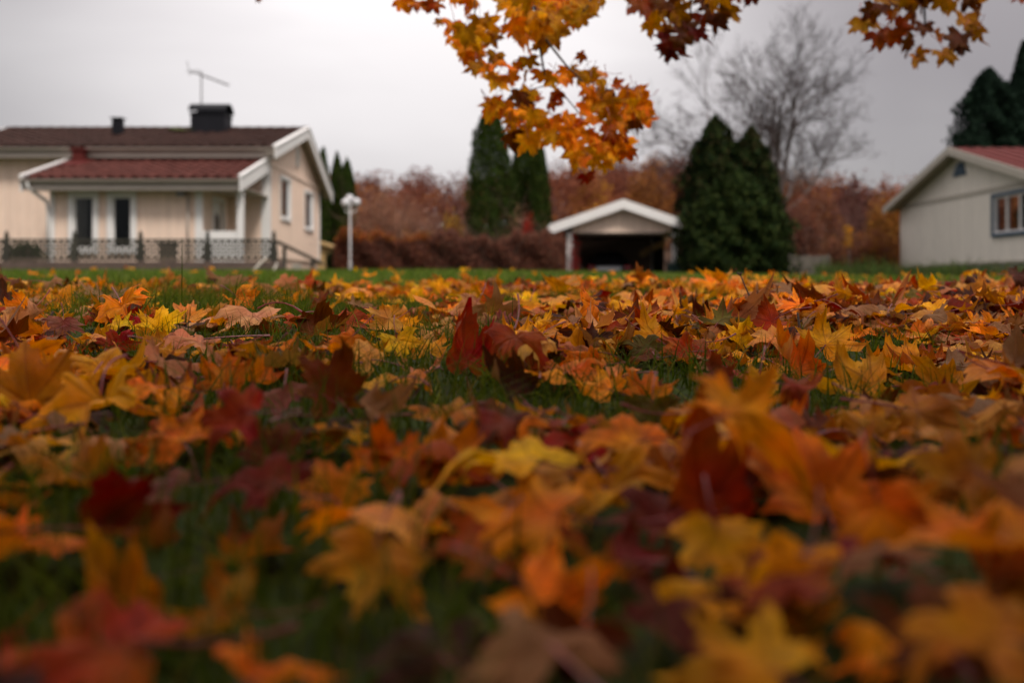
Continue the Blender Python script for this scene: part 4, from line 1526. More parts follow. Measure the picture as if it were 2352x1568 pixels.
# autumn shrubs and small trees between the conifers and the greige house
AUT = 'autumn shrubs beside the greige house'
shrub('autumn_shrub', 'brown leaved shrub next to the dark conifers', 1835, 40, 110, 470, 0.2, BR, [1, 1, 1, 1, 1], 2000, 0.17, AUT, 40)
shrub('autumn_shrub', 'tall rust brown shrub behind the grey board gate', 1880, 44, 120, 440, 0.2, BR + OR_[:2], [1] * 7, 2400, 0.18, AUT, 40)
shrub('autumn_shrub', 'mauve brown twiggy shrub behind the thin yellow sapling', 1940, 46, 130, 455, 0.2, [(0.17, 0.07, 0.06), (0.13, 0.06, 0.045)], [1, 1], 2000, 0.17, AUT, 60, (0.16, 0.09, 0.08))
shrub('autumn_shrub', 'golden orange shrub close to the corner of the greige house', 2035, 41, 110, 450, 0.2, OR_, [2, 1, 2, 1], 2600, 0.17, AUT, 20)
shrub('autumn_shrub', 'low dark orange shrub at the foot of the greige house corner', 2010, 37, 120, 530, 0.2, OR_ + BR[:3], [1] * 7, 2200, 0.14, AUT, 20)
shrub('autumn_shrub', 'low brown shrub behind the weeds left of the golden orange shrub', 1925, 37, 110, 540, 0.2, BR + [(0.25, 0.11, 0.03)], [1] * 6, 2000, 0.13, AUT, 30)
shrub('autumn_shrub', 'bright orange shrub peeping over the eave of the greige house', 2068, 50, 60, 425, 0.2, [(0.45, 0.13, 0.03), (0.34, 0.09, 0.03)], [1, 1], 1200, 0.2, AUT, 10)
sp_ = thing('sapling', 'thin sapling with a few yellow leaves among the brown shrubs', 'tree', (xof(1950, 35), 35, 0.2))
sxp = xof(1950, 35)
mb = MB()
mb.tube([(sxp, 35, 0.1), (sxp + 0.02, 35, 1.0), (sxp - 0.02, 35, 2.4)], [0.03, 0.022, 0.008], 6)
mb.build('trunk', M['bark_grey'], sp_)
n = 110
P = np.stack([sxp - 0.02 + 0.08 * rng.randn(n), 35 + 0.08 * rng.randn(n), 1.55 + 0.75 * rng.rand(n)], 1)
V, F = quads(P, rng.randn(n, 3), 0.1, 1.4)
np_mesh('crown', V, F, M['foliage'], sp_, tint=np.repeat(tints(n, [(0.55, 0.27, 0.02), (0.5, 0.2, 0.02)], [1, 1]), 4, 0))

# green weeds along the greige house and the lawn's far edge
def blades(P, h, wdt, lean=0.5, cols=None, wts=None, seg=2):
    n = len(P)
    th = rng.rand(n) * 2 * math.pi
    d = np.stack([np.cos(th), np.sin(th), np.zeros(n)], 1)
    s = np.stack([-np.sin(th), np.cos(th), np.zeros(n)], 1)
    spin = rng.rand(n) * 2 * math.pi
    s = np.stack([np.cos(spin), np.sin(spin), np.zeros(n)], 1)
    ln_ = lean * np.abs(rng.randn(n))[:, None]
    h = np.broadcast_to(h, (n,))[:, None]
    wdt = np.broadcast_to(wdt, (n,))[:, None]
    rows = []
    for k in range(seg + 1):
        t = k / seg
        c = P + np.array([0, 0, 1.0]) * h * (t - 0.18 * ln_ * t * t) + d * h * ln_ * t * t
        wk = wdt * (1 - t) ** 0.7 * 0.5 if k < seg else wdt * 0.03
        rows += [c - s * wk, c + s * wk]
    V = np.stack(rows, 1).reshape(-1, 3)
    m = 2 * (seg + 1)
    b = (np.arange(n) * m)[:, None]
    F = np.concatenate([b + np.array([[2 * k, 2 * k + 1, 2 * k + 3, 2 * k + 2]]) for k in range(seg)], 0)
    T = np.repeat(tints(n, cols, wts, 0.35), m, 0)
    return V, F, T


GC = [(0.064, 0.086, 0.003), (0.038, 0.060, 0.003), (0.098, 0.110, 0.005), (0.13, 0.105, 0.016)]  # near-grass tints, darkened so the shade of leaf gaps sits in the colour
n = 9000
ux = rng.rand(n)
yy = 22 + 8.5 * rng.rand(n) ** 1.3
xx = (0.305 + 0.25 * ux) * yy
hh = (0.18 + 0.42 * rng.rand(n) ** 2.5) * (0.6 + 0.6 * np.abs(np.sin(xx * 1.3 + 0.6) * np.sin(yy * 0.9 + xx * 0.4)))
V, F, T = blades(np.stack([xx, yy, ground(xx, yy) - 0.02], 1), hh, 0.035, 0.45, [(0.05, 0.085, 0.018), (0.07, 0.10, 0.02), (0.09, 0.08, 0.03), (0.03, 0.05, 0.015)], [3, 3, 1, 2])
wd_ = np_mesh('weeds', V, F, M['grass'], tint=T)
wd_['kind'] = 'stuff'

# ------------------------------------------------------------------ far wood on the hill
rng.seed(22)

FW = [(0.21, 0.066, 0.034), (0.16, 0.055, 0.036), (0.28, 0.098, 0.03), (0.15, 0.075, 0.06), (0.34, 0.15, 0.025), (0.12, 0.045, 0.034)]
Vs, Fs, Ts = [], [], []
off = 0
nt_ = 330
ty = 80 + 56 * rng.rand(nt_) ** 0.8
tx = (-0.30 + 0.80 * rng.rand(nt_)) * ty
for i in range(nt_):
    x, y = tx[i], ty[i]
    zb = float(hill_z(x, y))
    h = 5.0 + 3.2 * rng.rand()
    wd = 3.0 + 2.6 * rng.rand()
    m = 760
    u = rng.randn(m, 3)
    u /= np.linalg.norm(u, axis=1, keepdims=True)
    rr_ = rng.rand(m) ** 0.4 * (1 + 0.22 * np.sin(u[:, 0] * 5 + i) * np.sin(u[:, 2] * 4 + 2 * i))
    P = np.stack([x + u[:, 0] * rr_ * wd / 2, y + u[:, 1] * rr_ * wd / 2, zb + h * 0.56 + u[:, 2] * rr_ * h * 0.45], 1)
    V, F = quads(P, rng.randn(m, 3) + np.array([0, 0, .5]), 0.17 + 0.20 * rng.rand(m), 1.3)
    fx_ = x / y * FPX + 1176
    wt = [3, 3, 2, 1.5, 0.4, 2] if not (1270 < fx_ < 1480 and y < 100) else [1, 0.5, 3, 0.3, 3, 0.5]
    base = np.array(FW[rng.choice(6, p=np.array(wt) / sum(wt))]) * (0.75 + 0.5 * rng.rand())
    T = base * (1 + 0.2 * (rng.rand(m, 1) - 0.5))
    Vs.append(V)
    Fs.append(F + off)
    Ts.append(np.repeat(T, 4, 0))
    off += len(V)
fw = np_mesh('far_wood', np.concatenate(Vs), np.concatenate(Fs), M['foliage'], tint=np.concatenate(Ts))
fw['kind'] = 'stuff'
fw['label'] = 'rust and brown autumn wood covering the far hillside'


def round_tree(name, label, px, d, wpx, top, base, cols, n, size, group=None):
    n, size = n * 3, size * 0.55
    x, wd, zt = xof(px, d), wpx / FPX * d, zof(top, d)
    root = thing(name, label, 'tree', (x, d, base), group)
    mb = MB()
    mb.tube([(x, d, base - 0.3), (x + 0.1, d, base + (zt - base) * 0.4), (x, d, base + (zt - base) * 0.8)], [0.2, 0.14, 0.04], 7)
    mb.build('trunk', M['bark_dark'], root)
    u = rng.randn(n, 3)
    u /= np.linalg.norm(u, axis=1, keepdims=True)
    th = np.arctan2(u[:, 1], u[:, 0])
    rr_ = rng.rand(n) ** 0.42 * (1 + 0.2 * np.sin(3 * th + 5 * u[:, 2]) + 0.15 * np.sin(6 * th - 7 * u[:, 2]))
    hz = (zt - base) * 0.42
    P = np.stack([x + u[:, 0] * rr_ * wd / 2, d + u[:, 1] * rr_ * wd / 2, zt - hz * 1.05 + u[:, 2] * rr_ * hz], 1)
    V, F = quads(P, rng.randn(n, 3) + np.array([0, 0, .4]), size * (0.6 + .8 * rng.rand(n)), 1.4)
    np_mesh('crown', V, F, M['foliage'], root, tint=np.repeat(tints(n, cols, [1] * len(cols)), 4, 0))


round_tree('autumn_tree', 'russet tree rising above the wood beside the broad conifer tips', 1572, 84, 90, 338, 3.0, [(0.15, 0.055, 0.035), (0.11, 0.045, 0.035)], 900, 0.45, 'trees standing out of the far wood')
round_tree('autumn_tree', 'orange brown tree just over the carport roof ridge', 1490, 78, 120, 375, 1.8, [(0.26, 0.10, 0.025), (0.20, 0.075, 0.025)], 1100, 0.45, 'trees standing out of the far wood')
round_tree('autumn_tree', 'dark maroon tree on the skyline under the bare tree', 1960, 80, 110, 402, 1.6, [(0.11, 0.032, 0.025), (0.08, 0.03, 0.022)], 1000, 0.45, 'trees standing out of the far wood')

# ------------------------------------------------------------------ the bare tree
rng.seed(35)

bd = 52.0
btx = xof(1790, bd)
bt = thing('bare_tree', 'tall leafless tree spreading grey twigs behind the dark conifers', 'tree', (btx, bd, 0.3))
mbt, mbb = MB(), MB()
tw_V, tw_F = [], []


def strip3(a, b, wa, wb):
    d = b - a
    s = d.cross(Vector((rng.randn(), rng.randn(), rng.randn())))
    if s.length < 1e-6:
        return
    s.normalize()
    i = len(tw_V)
    tw_V.extend([tuple(a - s * wa), tuple(a + s * wa), tuple(b + s * wb), tuple(b - s * wb)])
    tw_F.append((i, i + 1, i + 2, i + 3))


def branch(p, d, length, r, depth):
    segs = 4 if depth < 2 else 3
    pts = [p.copy()]
    dd = d.normalized()
    for k in range(segs):
        jit = Vector((rng.randn(), rng.randn(), rng.randn() * 0.7)) * (0.10 if depth < 2 else 0.2)
        dd = (dd + jit + Vector((0, 0, 0.07))).normalized()
        pts.append(pts[-1] + dd * length / segs)
    r1 = r * 0.45
    rad = [r + (r1 - r) * k / segs for k in range(segs + 1)]
    if depth < 3:
        mbb.tube(pts, rad, 6 if depth < 2 else 4, cap=False)
    else:
        for k in range(segs):
            strip3(pts[k], pts[k + 1], rad[k], rad[k + 1])
    if depth >= 5 or length < 0.28:
        return
    kids = {0: 5, 1: 6, 2: 6, 3: 6, 4: 4}[depth]
    for i in range(kids):
        t = 0.25 + 0.75 * (i + rng.rand() * 0.8) / kids
        t = min(t, 0.99) * segs
        k = int(t)
        q = pts[k].lerp(pts[min(k + 1, segs)], t - k)
        ax = dd.cross(Vector((rng.randn(), rng.randn(), rng.randn()))).normalized()
        ang_ = R(24 + 30 * rng.rand())
        nd = Matrix.Rotation(ang_, 3, ax) @ (pts[min(k + 1, segs)] - pts[k]).normalized()
        branch(q, nd, length * (0.46 + 0.26 * rng.rand()) * (1.15 - 0.3 * t / segs), max(0.011, rad[k] * 0.55), depth + 1)


mbt.tube([(btx, bd, 0.0), (btx + 0.05, bd, 2.0), (btx - 0.1, bd, 4.2)], [0.30, 0.24, 0.2], 9)
mbt.build('trunk', M['bark_grey'], bt, smooth=True)
for (dx, dz, ln_, rr_) in ((-0.10, 1, 6.4, 0.15), (-0.75, 0.8, 6.0, 0.13), (0.62, 0.80, 5.0, 0.11), (0.22, 1, 6.0, 0.14), (-0.38, 1.0, 6.2, 0.13), (0.95, 0.42, 4.4, 0.08), (-0.9, 0.45, 3.6, 0.07)):
    branch(Vector((btx - 0.1 + dx * 0.1, bd, 3.9)), Vector((dx, 0.45 * rng.randn(), dz)), ln_, rr_, 1)
mbb.build('branches', M['bark_grey'], bt)
np_mesh('crown', np.array(tw_V), np.array(tw_F), M['twigs_tint'], bt, tint=np.array([0.052, 0.036, 0.033]))

# ------------------------------------------------------------------ maple leaf meshes
rng.seed(24)

HALF = [(0, 1.0), (3.5, .88), (8, .79), (13.5, .80), (15.5, .69), (20, .60), (25, .53), (29, .57), (33, .68), (36.5, .75), (40, .70), (44, .80), (48, .95), (51, .82),
        (55.5, .73), (60.5, .76), (64, .63), (70, .50), (75, .46), (80, .49), (86, .58), (91, .60), (97, .74), (102, .60), (110, .53), (119, .55), (126, .43), (140, .32), (160, .18), (180, .05)]
HALF_LO = [(0, 1.0), (8, .80), (14, .77), (25, .53), (36, .74), (48, .95), (58, .74), (74, .46), (88, .59), (97, .74), (114, .54), (134, .38), (180, .05)]


def leaf_shape(half, rings, r_, kx, ky, fold, wave, jag, vf=0.0):
    L_ = [(a, r) for a, r in half] + [(360 - a, r) for a, r in half[-2:0:-1]]
    n = len(L_)
    ang_ = np.radians([a for a, _ in L_])
    rad = np.array([r for _, r in L_]) * (1 + jag * r_.randn(n))
    # each lobe of its own length, so no two leaf kinds match
    lob = 1 + 0.10 * np.sin(2 * ang_ + r_.rand() * 6) + 0.06 * np.sin(3 * ang_ + r_.rand() * 6)
    rad = rad * lob
    X, Y, E = [0.0], [0.0], [0.0]
    for t in rings:
        X += list(np.sin(ang_) * rad * t)
        Y += list(np.cos(ang_) * rad * t)
        E += [t] * n
    F = [(0, 1 + (i + 1) % n, 1 + i) for i in range(n)]
    for k in range(len(rings) - 1):
        a0, a1 = 1 + k * n, 1 + (k + 1) * n
        for i in range(n):
            j = (i + 1) % n
            F += [(a0 + i, a0 + j, a1 + j), (a0 + i, a1 + j, a1 + i)]
    X, Y, E = np.array(X), np.array(Y), np.array(E)
    lp = np.stack([X, Y, E], 1)
    r = np.hypot(X, Y)
    th = np.arctan2(X, Y)
    ph = r_.rand(4) * 6.28
    # ribs: blade sags between the veins
    Z = -fold * r * np.abs(np.sin(th * 180 / 48 * math.pi / 180 * 48 / 24 * 0.5 * 2)) * 0.25
    Z += wave * (0.13 * np.sin(3 * X * 2.2 + ph[0]) * np.sin(2.5 * Y * 2 + ph[1]) + 0.07 * np.sin(7 * th + ph[2]) * r * r + 0.05 * np.sin(11 * X + ph[3]) * r)
    Z += vf * np.abs(X) * (0.7 + 0.5 * Y)             # folded along the midrib
    Z += wave * 0.035 * np.sin(17 * X + ph[1]) * np.sin(15 * Y + ph[2])
    # lobes curling at their tips
    q_ = r_.randn(3)
    Z += r * r * (0.16 * q_[0] * np.cos(th + ph[0]) + 0.16 * q_[1] * np.cos(2 * th + ph[1]) + 0.10 * q_[2] * np.cos(3 * th + ph[3]))
    tipc = r_.randn() * 0.7
    Z += tipc * np.clip(r - 0.45, 0, 1) ** 2
    # bend across and along
    def bend(u, z, k):
        if abs(k) < 1e-3:
            return u, z
        return np.sin(k * u) * (1 / k - z), 1 / k - np.cos(k * u) * (1 / k - z)
    Y2, Z2 = bend(Y - 0.3, Z, ky)
    X2, Z3 = bend(X, Z2, kx)
    V = np.stack([X2, Y2 + 0.3, Z3], 1)
    # winding so that +Z faces up
    return V, np.array(F), lp


r_ = np.random.RandomState(3)
KIND = []      # (kx, ky, fold, wave)
specs = [(0.25, 0.2, .5, .6), (-0.3, 0.3, .5, .8), (0.5, -0.4, .6, .8), (0.9, 0.3, .6, .7), (-0.5, -0.6, .5, .9), (1.5, 0.2, .5, .6),
         (0.3, 1.1, .6, .8), (-1.0, 0.4, .7, .8), (0.2, -0.9, .7, 1.0), (0.7, 0.7, .8, 1.1), (2.1, 0.1, .4, .6), (0.1, 0.1, .9, 1.0),
         (-0.4, 1.4, .6, .8), (1.2, -0.8, .6, 1.0), (2.7, 0.3, .5, .8), (0.4, 2.1, .6, .8), (-2.2, 0.3, .5, .9), (1.6, 1.4, .7, 1.1)]
CURLY = {5, 6, 7, 10, 12, 13, 14, 15, 16, 17}
HI, LO, FAN = [], [], []
for s_ in specs:
    vf = r_.choice([0, 0.15, 0.5, 0.9, -0.4])
    HI.append(leaf_shape(HALF, (0.3, 0.62, 0.85, 1.0), r_, *s_, 0.05, vf))
    LO.append(leaf_shape(HALF_LO, (0.55, 1.0), r_, *s_, 0.06, vf))
    FAN.append(leaf_shape(HALF_LO, (1.0,), r_, *s_, 0.06, vf))


def leaf_data(k):
    V, F, lp = HI[k]
    me = bpy.data.meshes.new('maple_leaf')
    me.from_pydata(V.tolist(), [], F.tolist())
    me.polygons.foreach_set('use_smooth', [True] * len(me.polygons))
    me.attributes.new('lp', 'FLOAT_VECTOR', 'POINT').data.foreach_set('vector', lp.astype(np.float32).ravel())
    me.materials.append(M['leaf'])
    return me


LEAF_ME = [leaf_data(k) for k in range(len(specs))]
STALK_ME = []
for k in range(4):
    mb = MB()
    pts = []
    for i in range(6):
        t = i / 5
        pts.append((0.12 * (k - 1.5) * t * t, -0.02 - 0.95 * t, 0.02 + (0.35 - 0.15 * k) * t * (1 - t) * 1.6 - 0.05 * t * (k % 2)))
    mb.tube(pts, [0.016, 0.014, 0.013, 0.013, 0.016, 0.026], 5)
    ob = mb.build('stalk', M['stalk'])
    STALK_ME.append(ob.data)
    bpy.data.objects.remove(ob)


def leaf_rot(roll, tilt, yaw):
    return (Matrix.Rotation(yaw, 3, 'Z') @ Matrix.Rotation(tilt, 3, 'X') @ Matrix.Rotation(roll, 3, 'Z'))


PAL = {
    'golden yellow': (0.66, 0.27, 0.014), 'yellow': (0.70, 0.37, 0.025), 'orange': (0.60, 0.155, 0.008), 'bright orange': (0.72, 0.20, 0.006),
    'ochre': (0.38, 0.145, 0.012), 'rust': (0.27, 0.052, 0.010), 'red': (0.27, 0.024, 0.003), 'dark red': (0.14, 0.017, 0.004), 'brown': (0.11, 0.036, 0.014),
    'dark brown': (0.042, 0.017, 0.010), 'tan': (0.54, 0.27, 0.075), 'peach': (0.66, 0.25, 0.07), 'pale pink': (0.54, 0.27, 0.15),  # peach and pale pink carry the sky sheen of flat leaves in the tint
    'maroon': (0.10, 0.019, 0.009), 'olive': (0.10, 0.075, 0.022), 'mauve': (0.18, 0.07, 0.05)}


def solve_d(py, zoff=0.0, px=1176):
    """distance at which the ground raised by zoff shows at pixel row py"""
    ds = np.geomspace(0.25, 6.0, 900)
    z = ground((px - 1176) / FPX * ds, ds) + zoff
    row = 655 - (z - CAM_H) / ds * FPX
    k = np.argmax(row <= py)
    return float(ds[k]) if row.min() <= py else 3.6


# fallen leaves that can be singled out in the photograph:
# (px, py, width px, colour, tilt deg, roll deg, yaw deg, shape, label words, anchor words)
HERO = [
    (60, 870, 270, 'ochre', 75, 10, 15, 0, 'big ochre leaf standing upright at the frame edge', 'the big upright ochre leaf'),
    (205, 925, 240, 'golden yellow', 35, 200, -10, 9, 'ragged golden leaf lying before the big ochre leaf', 'the ragged golden leaf'),
    (255, 790, 130, 'red', 78, 20, 20, 2, 'deep red leaf standing up beside the veined yellow leaf', 'the standing deep red leaf'),
    (268, 745, 95, 'yellow', 60, 40, -20, 1, 'spotted yellow leaf leaning behind the standing deep red leaf', 'the spotted leaning yellow leaf'),
    (365, 740, 122, 'yellow', 70, 355, 10, 11, 'veined yellow leaf standing upright in the grass', 'the veined upright yellow leaf'),
    (138, 685, 90, 'golden yellow', 55, 330, 20, 4, 'golden leaf with brown holes at the grass edge', 'the holed golden leaf'),
    (145, 755, 100, 'mauve', 65, 170, 30, 7, 'mauve brown leaf with curled underside showing', 'the curled mauve brown leaf'),
    (350, 785, 90, 'ochre', 45, 120, 0, 3, 'brown blotched ochre leaf under the veined yellow leaf', 'the blotched ochre leaf'),
    (745, 735, 150, 'brown', 55, 300, -30, 5, 'red brown folded leaf with a silvery curled tip', 'the folded red brown leaf'),
    (800, 745, 110, 'rust', 30, 250, 10, 2, 'rust leaf spread beside the folded red brown leaf', 'the spread rust leaf'),
    (755, 870, 185, 'brown', 80, 30, 35, 10, 'tall brown rolled leaf with an orange edge', 'the tall rolled brown leaf'),
    (650, 920, 150, 'mauve', 40, 200, -20, 7, 'mauve leaf crumpled against the tall rolled brown leaf', 'the crumpled mauve leaf'),
    (510, 855, 105, 'orange', 80, 5, -10, 3, 'orange leaf standing on its stem in a grass gap', 'the orange leaf in the grass gap'),
    (560, 735, 160, 'pale pink', 14, 80, 0, 4, 'pale pink leaf with curled rim, lying in sparse grass', 'the pale pink rimmed leaf'),
    (430, 800, 240, 'pale pink', 10, 100, 8, 8, 'long pale pink leaf, flat, reaching over a grassy hollow', 'the long pale pink leaf'),
    (350, 905, 150, 'peach', 22, 90, 0, 6, 'humped pale peach leaf next to the ragged golden leaf', 'the humped pale peach leaf'),
    (395, 1000, 210, 'orange', 50, 40, 0, 1, 'large blurred orange leaf with one raised lobe', 'the large orange leaf with raised lobe'),
    (530, 985, 120, 'red', 50, 90, 10, 2, 'crimson leaf tucked behind the large orange leaf', 'the tucked crimson leaf'),
    (625, 1020, 150, 'brown', 60, 0, -15, 0, 'dull brown leaf leaning before the crumpled mauve leaf', 'the leaning dull brown leaf'),
    (150, 1065, 230, 'ochre', 28, 75, 0, 9, 'wide ochre leaf lying over a dark hollow', 'the wide ochre leaf'),
    (755, 1100, 215, 'bright orange', 52, 20, 10, 0, 'glowing orange star shaped leaf, brightest near the lens', 'the glowing orange star leaf'),
    (895, 1040, 150, 'orange', 65, 330, -20, 3, 'orange leaf standing behind the glowing star leaf', 'the orange leaf behind the star'),
    (1065, 1035, 220, 'peach', 32, 265, 0, 6, 'peach leaf whose end curls upward', 'the upward curling peach leaf'),
    (1410, 1040, 270, 'peach', 20, 60, 5, 2, 'broad peach leaf lying flat with pointed lobes', 'the broad flat peach leaf'),
    (1430, 1110, 250, 'tan', 24, 200, 0, 9, 'yellow tan wavy leaf under the broad peach leaf', 'the wavy yellow tan leaf'),
    (1620, 1050, 200, 'rust', 80, 355, 10, 5, 'dark orange leaf with one tall pointed lobe', 'the tall pointed dark orange leaf'),
    (1860, 1080, 320, 'orange', 62, 10, -5, 0, 'very large orange leaf facing the lens', 'the very large orange leaf'),
    (1990, 975, 170, 'ochre', 50, 30, 0, 3, 'ochre leaf raised behind the very large orange leaf', 'the raised ochre leaf'),
    (1200, 1190, 350, 'peach', 22, 80, -8, 1, 'wide glowing peach leaf in the middle of the pile', 'the wide glowing peach leaf'),
    (1275, 1380, 330, 'bright orange', 35, 215, 30, 3, 'big orange leaf with pale upper rim, close to the lens', 'the big pale rimmed orange leaf'),
    (1675, 1260, 250, 'tan', 40, 190, 0, 1, 'pale tan leaf with yellow side, close to the lens', 'the pale tan leaf'),
    (1820, 1345, 190, 'golden yellow', 62, 165, -25, 5, 'golden leaf hanging down beside the pale tan leaf', 'the drooping golden leaf'),
    (1490, 1190, 220, 'maroon', 22, 90, 10, 7, 'maroon leaf lying beside the wide glowing peach leaf', 'the flat maroon leaf'),
    (850, 1315, 290, 'ochre', 45, 160, 15, 1, 'dim brown orange leaf, very blurred, before the star leaf', 'the dim blurred brown orange leaf'),
    (265, 1330, 210, 'ochre', 60, 20, 25, 5, 'dull ochre leaf folded like a cup', 'the cupped dull ochre leaf'),
    (465, 1370, 200, 'ochre', 25, 100, -10, 6, 'dull ochre leaf lying beside the cupped one', 'the flat dull ochre leaf'),
    (200, 1510, 430, 'rust', 12, 90, 8, 8, 'rust leaf seen edge on at the bottom frame corner', 'the edge-on rust leaf'),
    (1700, 1510, 360, 'tan', 30, 40, 0, 1, 'tan brown leaf at the bottom frame edge', 'the tan brown bottom leaf'),
    (2150, 1420, 350, 'brown', 48, 15, -15, 0, 'huge dark brown leaf at the bottom frame corner', 'the huge dark brown leaf'),
    (1510, 1385, 240, 'maroon', 15, 110, -15, 13, 'wine red narrow leaf close to the lens', 'the narrow wine red leaf'),
    (2040, 1205, 110, 'orange', 65, 190, 0, 3, 'small orange leaf hanging over a dark grass gap', 'the small orange leaf over the gap'),
    (2180, 1110, 210, 'ochre', 48, 60, 0, 2, 'shadowed yellow brown leaf near the frame side', 'the shadowed yellow brown leaf'),
    (2165, 960, 250, 'ochre', 40, 250, 0, 1, 'wide orange brown leaf behind the shadowed one', 'the wide orange brown leaf'),
    (1955, 850, 200, 'tan', 25, 80, 0, 6, 'long tan arched leaf with grass blades across it', 'the arched tan leaf'),
    (2145, 865, 210, 'ochre', 22, 95, 0, 5, 'long ochre leaf rolled along its length', 'the long rolled ochre leaf'),
    (2060, 808, 130, 'tan', 25, 75, 10, 6, 'cream tan leaf peaked like a tent', 'the tented cream tan leaf'),
    (1712, 770, 85, 'yellow', 82, 20, 50, 10, 'narrow yellow leaf folded upright with a hooked tip', 'the hooked yellow leaf'),
    (1915, 765, 150, 'golden yellow', 55, 320, -20, 3, 'golden leaf with a sharp raised tip beside the thin twig', 'the sharp tipped golden leaf'),
    (1845, 810, 105, 'orange', 72, 10, 25, 5, 'red orange folded leaf behind the upright twig', 'the red orange folded leaf'),
    (1085, 775, 115, 'red', 75, 350, 25, 5, 'bright red folded leaf standing in mid carpet', 'the bright red folded leaf'),
    (1150, 745, 85, 'mauve', 78, 20, -20, 3, 'pinkish brown leaf standing behind the bright red one', 'the standing pinkish brown leaf'),
    (1210, 683, 66, 'yellow', 60, 10, 0, 0, 'clear yellow leaf standing out far back', 'the clear yellow far leaf'),
    (1012, 645, 64, 'golden yellow', 85, 5, 10, 1, 'golden leaf upright on the far crest below the tall thuja', 'the golden crest leaf'),
    (950, 640, 50, 'yellow', 80, 20, -10, 0, 'yellow leaf upright on the crest, paler than its golden neighbour', 'the yellow crest leaf'),
    (1683, 642, 58, 'orange', 82, 350, 0, 0, 'orange leaf upright on the crest before the conifers', 'the orange crest leaf'),
    (1470, 795, 115, 'olive', 55, 20, 0, 2, 'olive green brown leaf with dark veins', 'the olive leaf'),
    (1560, 800, 100, 'rust', 45, 90, 10, 11, 'rust leaf against the olive leaf', 'the rust leaf by the olive one'),
    (1380, 880, 100, 'golden yellow', 35, 60, 0, 3, 'golden leaf lying beyond the grassy middle hollow', 'the golden leaf by the hollow'),
    (1490, 890, 130, 'orange', 65, 340, 10, 0, 'deep orange leaf with raised pointed lobe', 'the deep orange pointed leaf'),
    (1762, 890, 80, 'golden yellow', 70, 160, 20, 5, 'golden leaf hanging from its red stem', 'the golden stemmed leaf'),
    (1505, 950, 95, 'olive', 60, 180, 0, 6, 'grey green dull leaf leaning over the grass hollow', 'the grey green leaf'),
    (1652, 860, 90, 'mauve', 55, 60, 40, 10, 'mauve leaf rolled into a slanting strip', 'the rolled mauve strip'),
    (985, 795, 70, 'tan', 45, 20, 0, 3, 'pale yellow tan leaf in mid carpet', 'the pale yellow tan leaf'),
    (920, 792, 50, 'yellow', 60, 200, 0, 0, 'small lemon yellow leaf by the grass', 'the small lemon leaf'),
    (1335, 828, 110, 'orange', 35, 100, 0, 9, 'orange crinkled leaf across the carpet middle', 'the crinkled orange leaf'),
    (1170, 860, 130, 'dark brown', 65, 30, 20, 5, 'dark brown folded leaf behind the grassy hollow', 'the dark folded leaf'),
    (1130, 980, 180, 'brown', 20, 90, 0, 8, 'brown leaf lying flat on the hollow edge', 'the brown hollow edge leaf'),
    (1660, 690, 60, 'orange', 50, 20, 0, 1, 'orange leaf beside the thin dry stem', 'the orange leaf by the dry stem'),
    (2215, 1500, 200, 'ochre', 20, 60, 0, 2, 'olive yellow leaf sliver in the bottom corner', 'the olive yellow corner leaf'),
    (1000, 1500, 260, 'dark brown', 18, 30, 0, 8, 'dark brown leaf lost in shade at the bottom', 'the dark shaded bottom leaf'),
    (2310, 1300, 150, 'ochre', 70, 330, 30, 5, 'narrow ochre leaf upright at the frame side', 'the narrow ochre side leaf'),
    (1130, 1255, 150, 'rust', 35, 160, 0, 3, 'rust leaf under the wide glowing peach leaf', 'the rust leaf under the peach one'),
    (330, 1140, 160, 'mauve', 25, 90, 0, 4, 'dusky mauve leaf above the bottom grass patch', 'the dusky mauve leaf'),
    (590, 1130, 150, 'dark red', 30, 60, 0, 2, 'dark red leaf before the leaning dull brown leaf', 'the dark red leaf by the star'),
]

# leaves: dicts with rot (3x3), loc, scale, colour name, shape, tint
LV = []


def put_leaf(px, py, wpx, col, tilt, roll, yaw, shape, label=None, anchor=None):
    tl, rl, yw = R(tilt * 0.8), R(roll), R(yaw)
    RM = np.array(leaf_rot(rl, tl, yw))
    V = HI[shape][0] @ RM.T
    ext = V.max(0) - V.min(0)
    zc = 0.03
    S = 0.07
    for _ in range(5):                               # rest the leaf: its lowest point 1 cm above the soil
        d = solve_d(py, zc, px)
        S = np.clip(wpx / FPX * d / max(ext[0], 0.4), 0.042, 0.096)
        zc = min(max(0.012 + ext[2] * S / 2, 0.02), 0.085)
    c = (V.max(0) + V.min(0)) / 2
    P = np.array(at(px, py, d))
    P[2] = gz(P[0], d) + zc
    LV.append(dict(R=RM, loc=P - c * S, S=S, col=col, shape=shape, label=label, anchor=anchor, tilt=tilt, hero=label is not None, eul=(rl, tl, yw)))


for h in HERO:
    put_leaf(*h[:8], label=h[8], anchor=h[9])

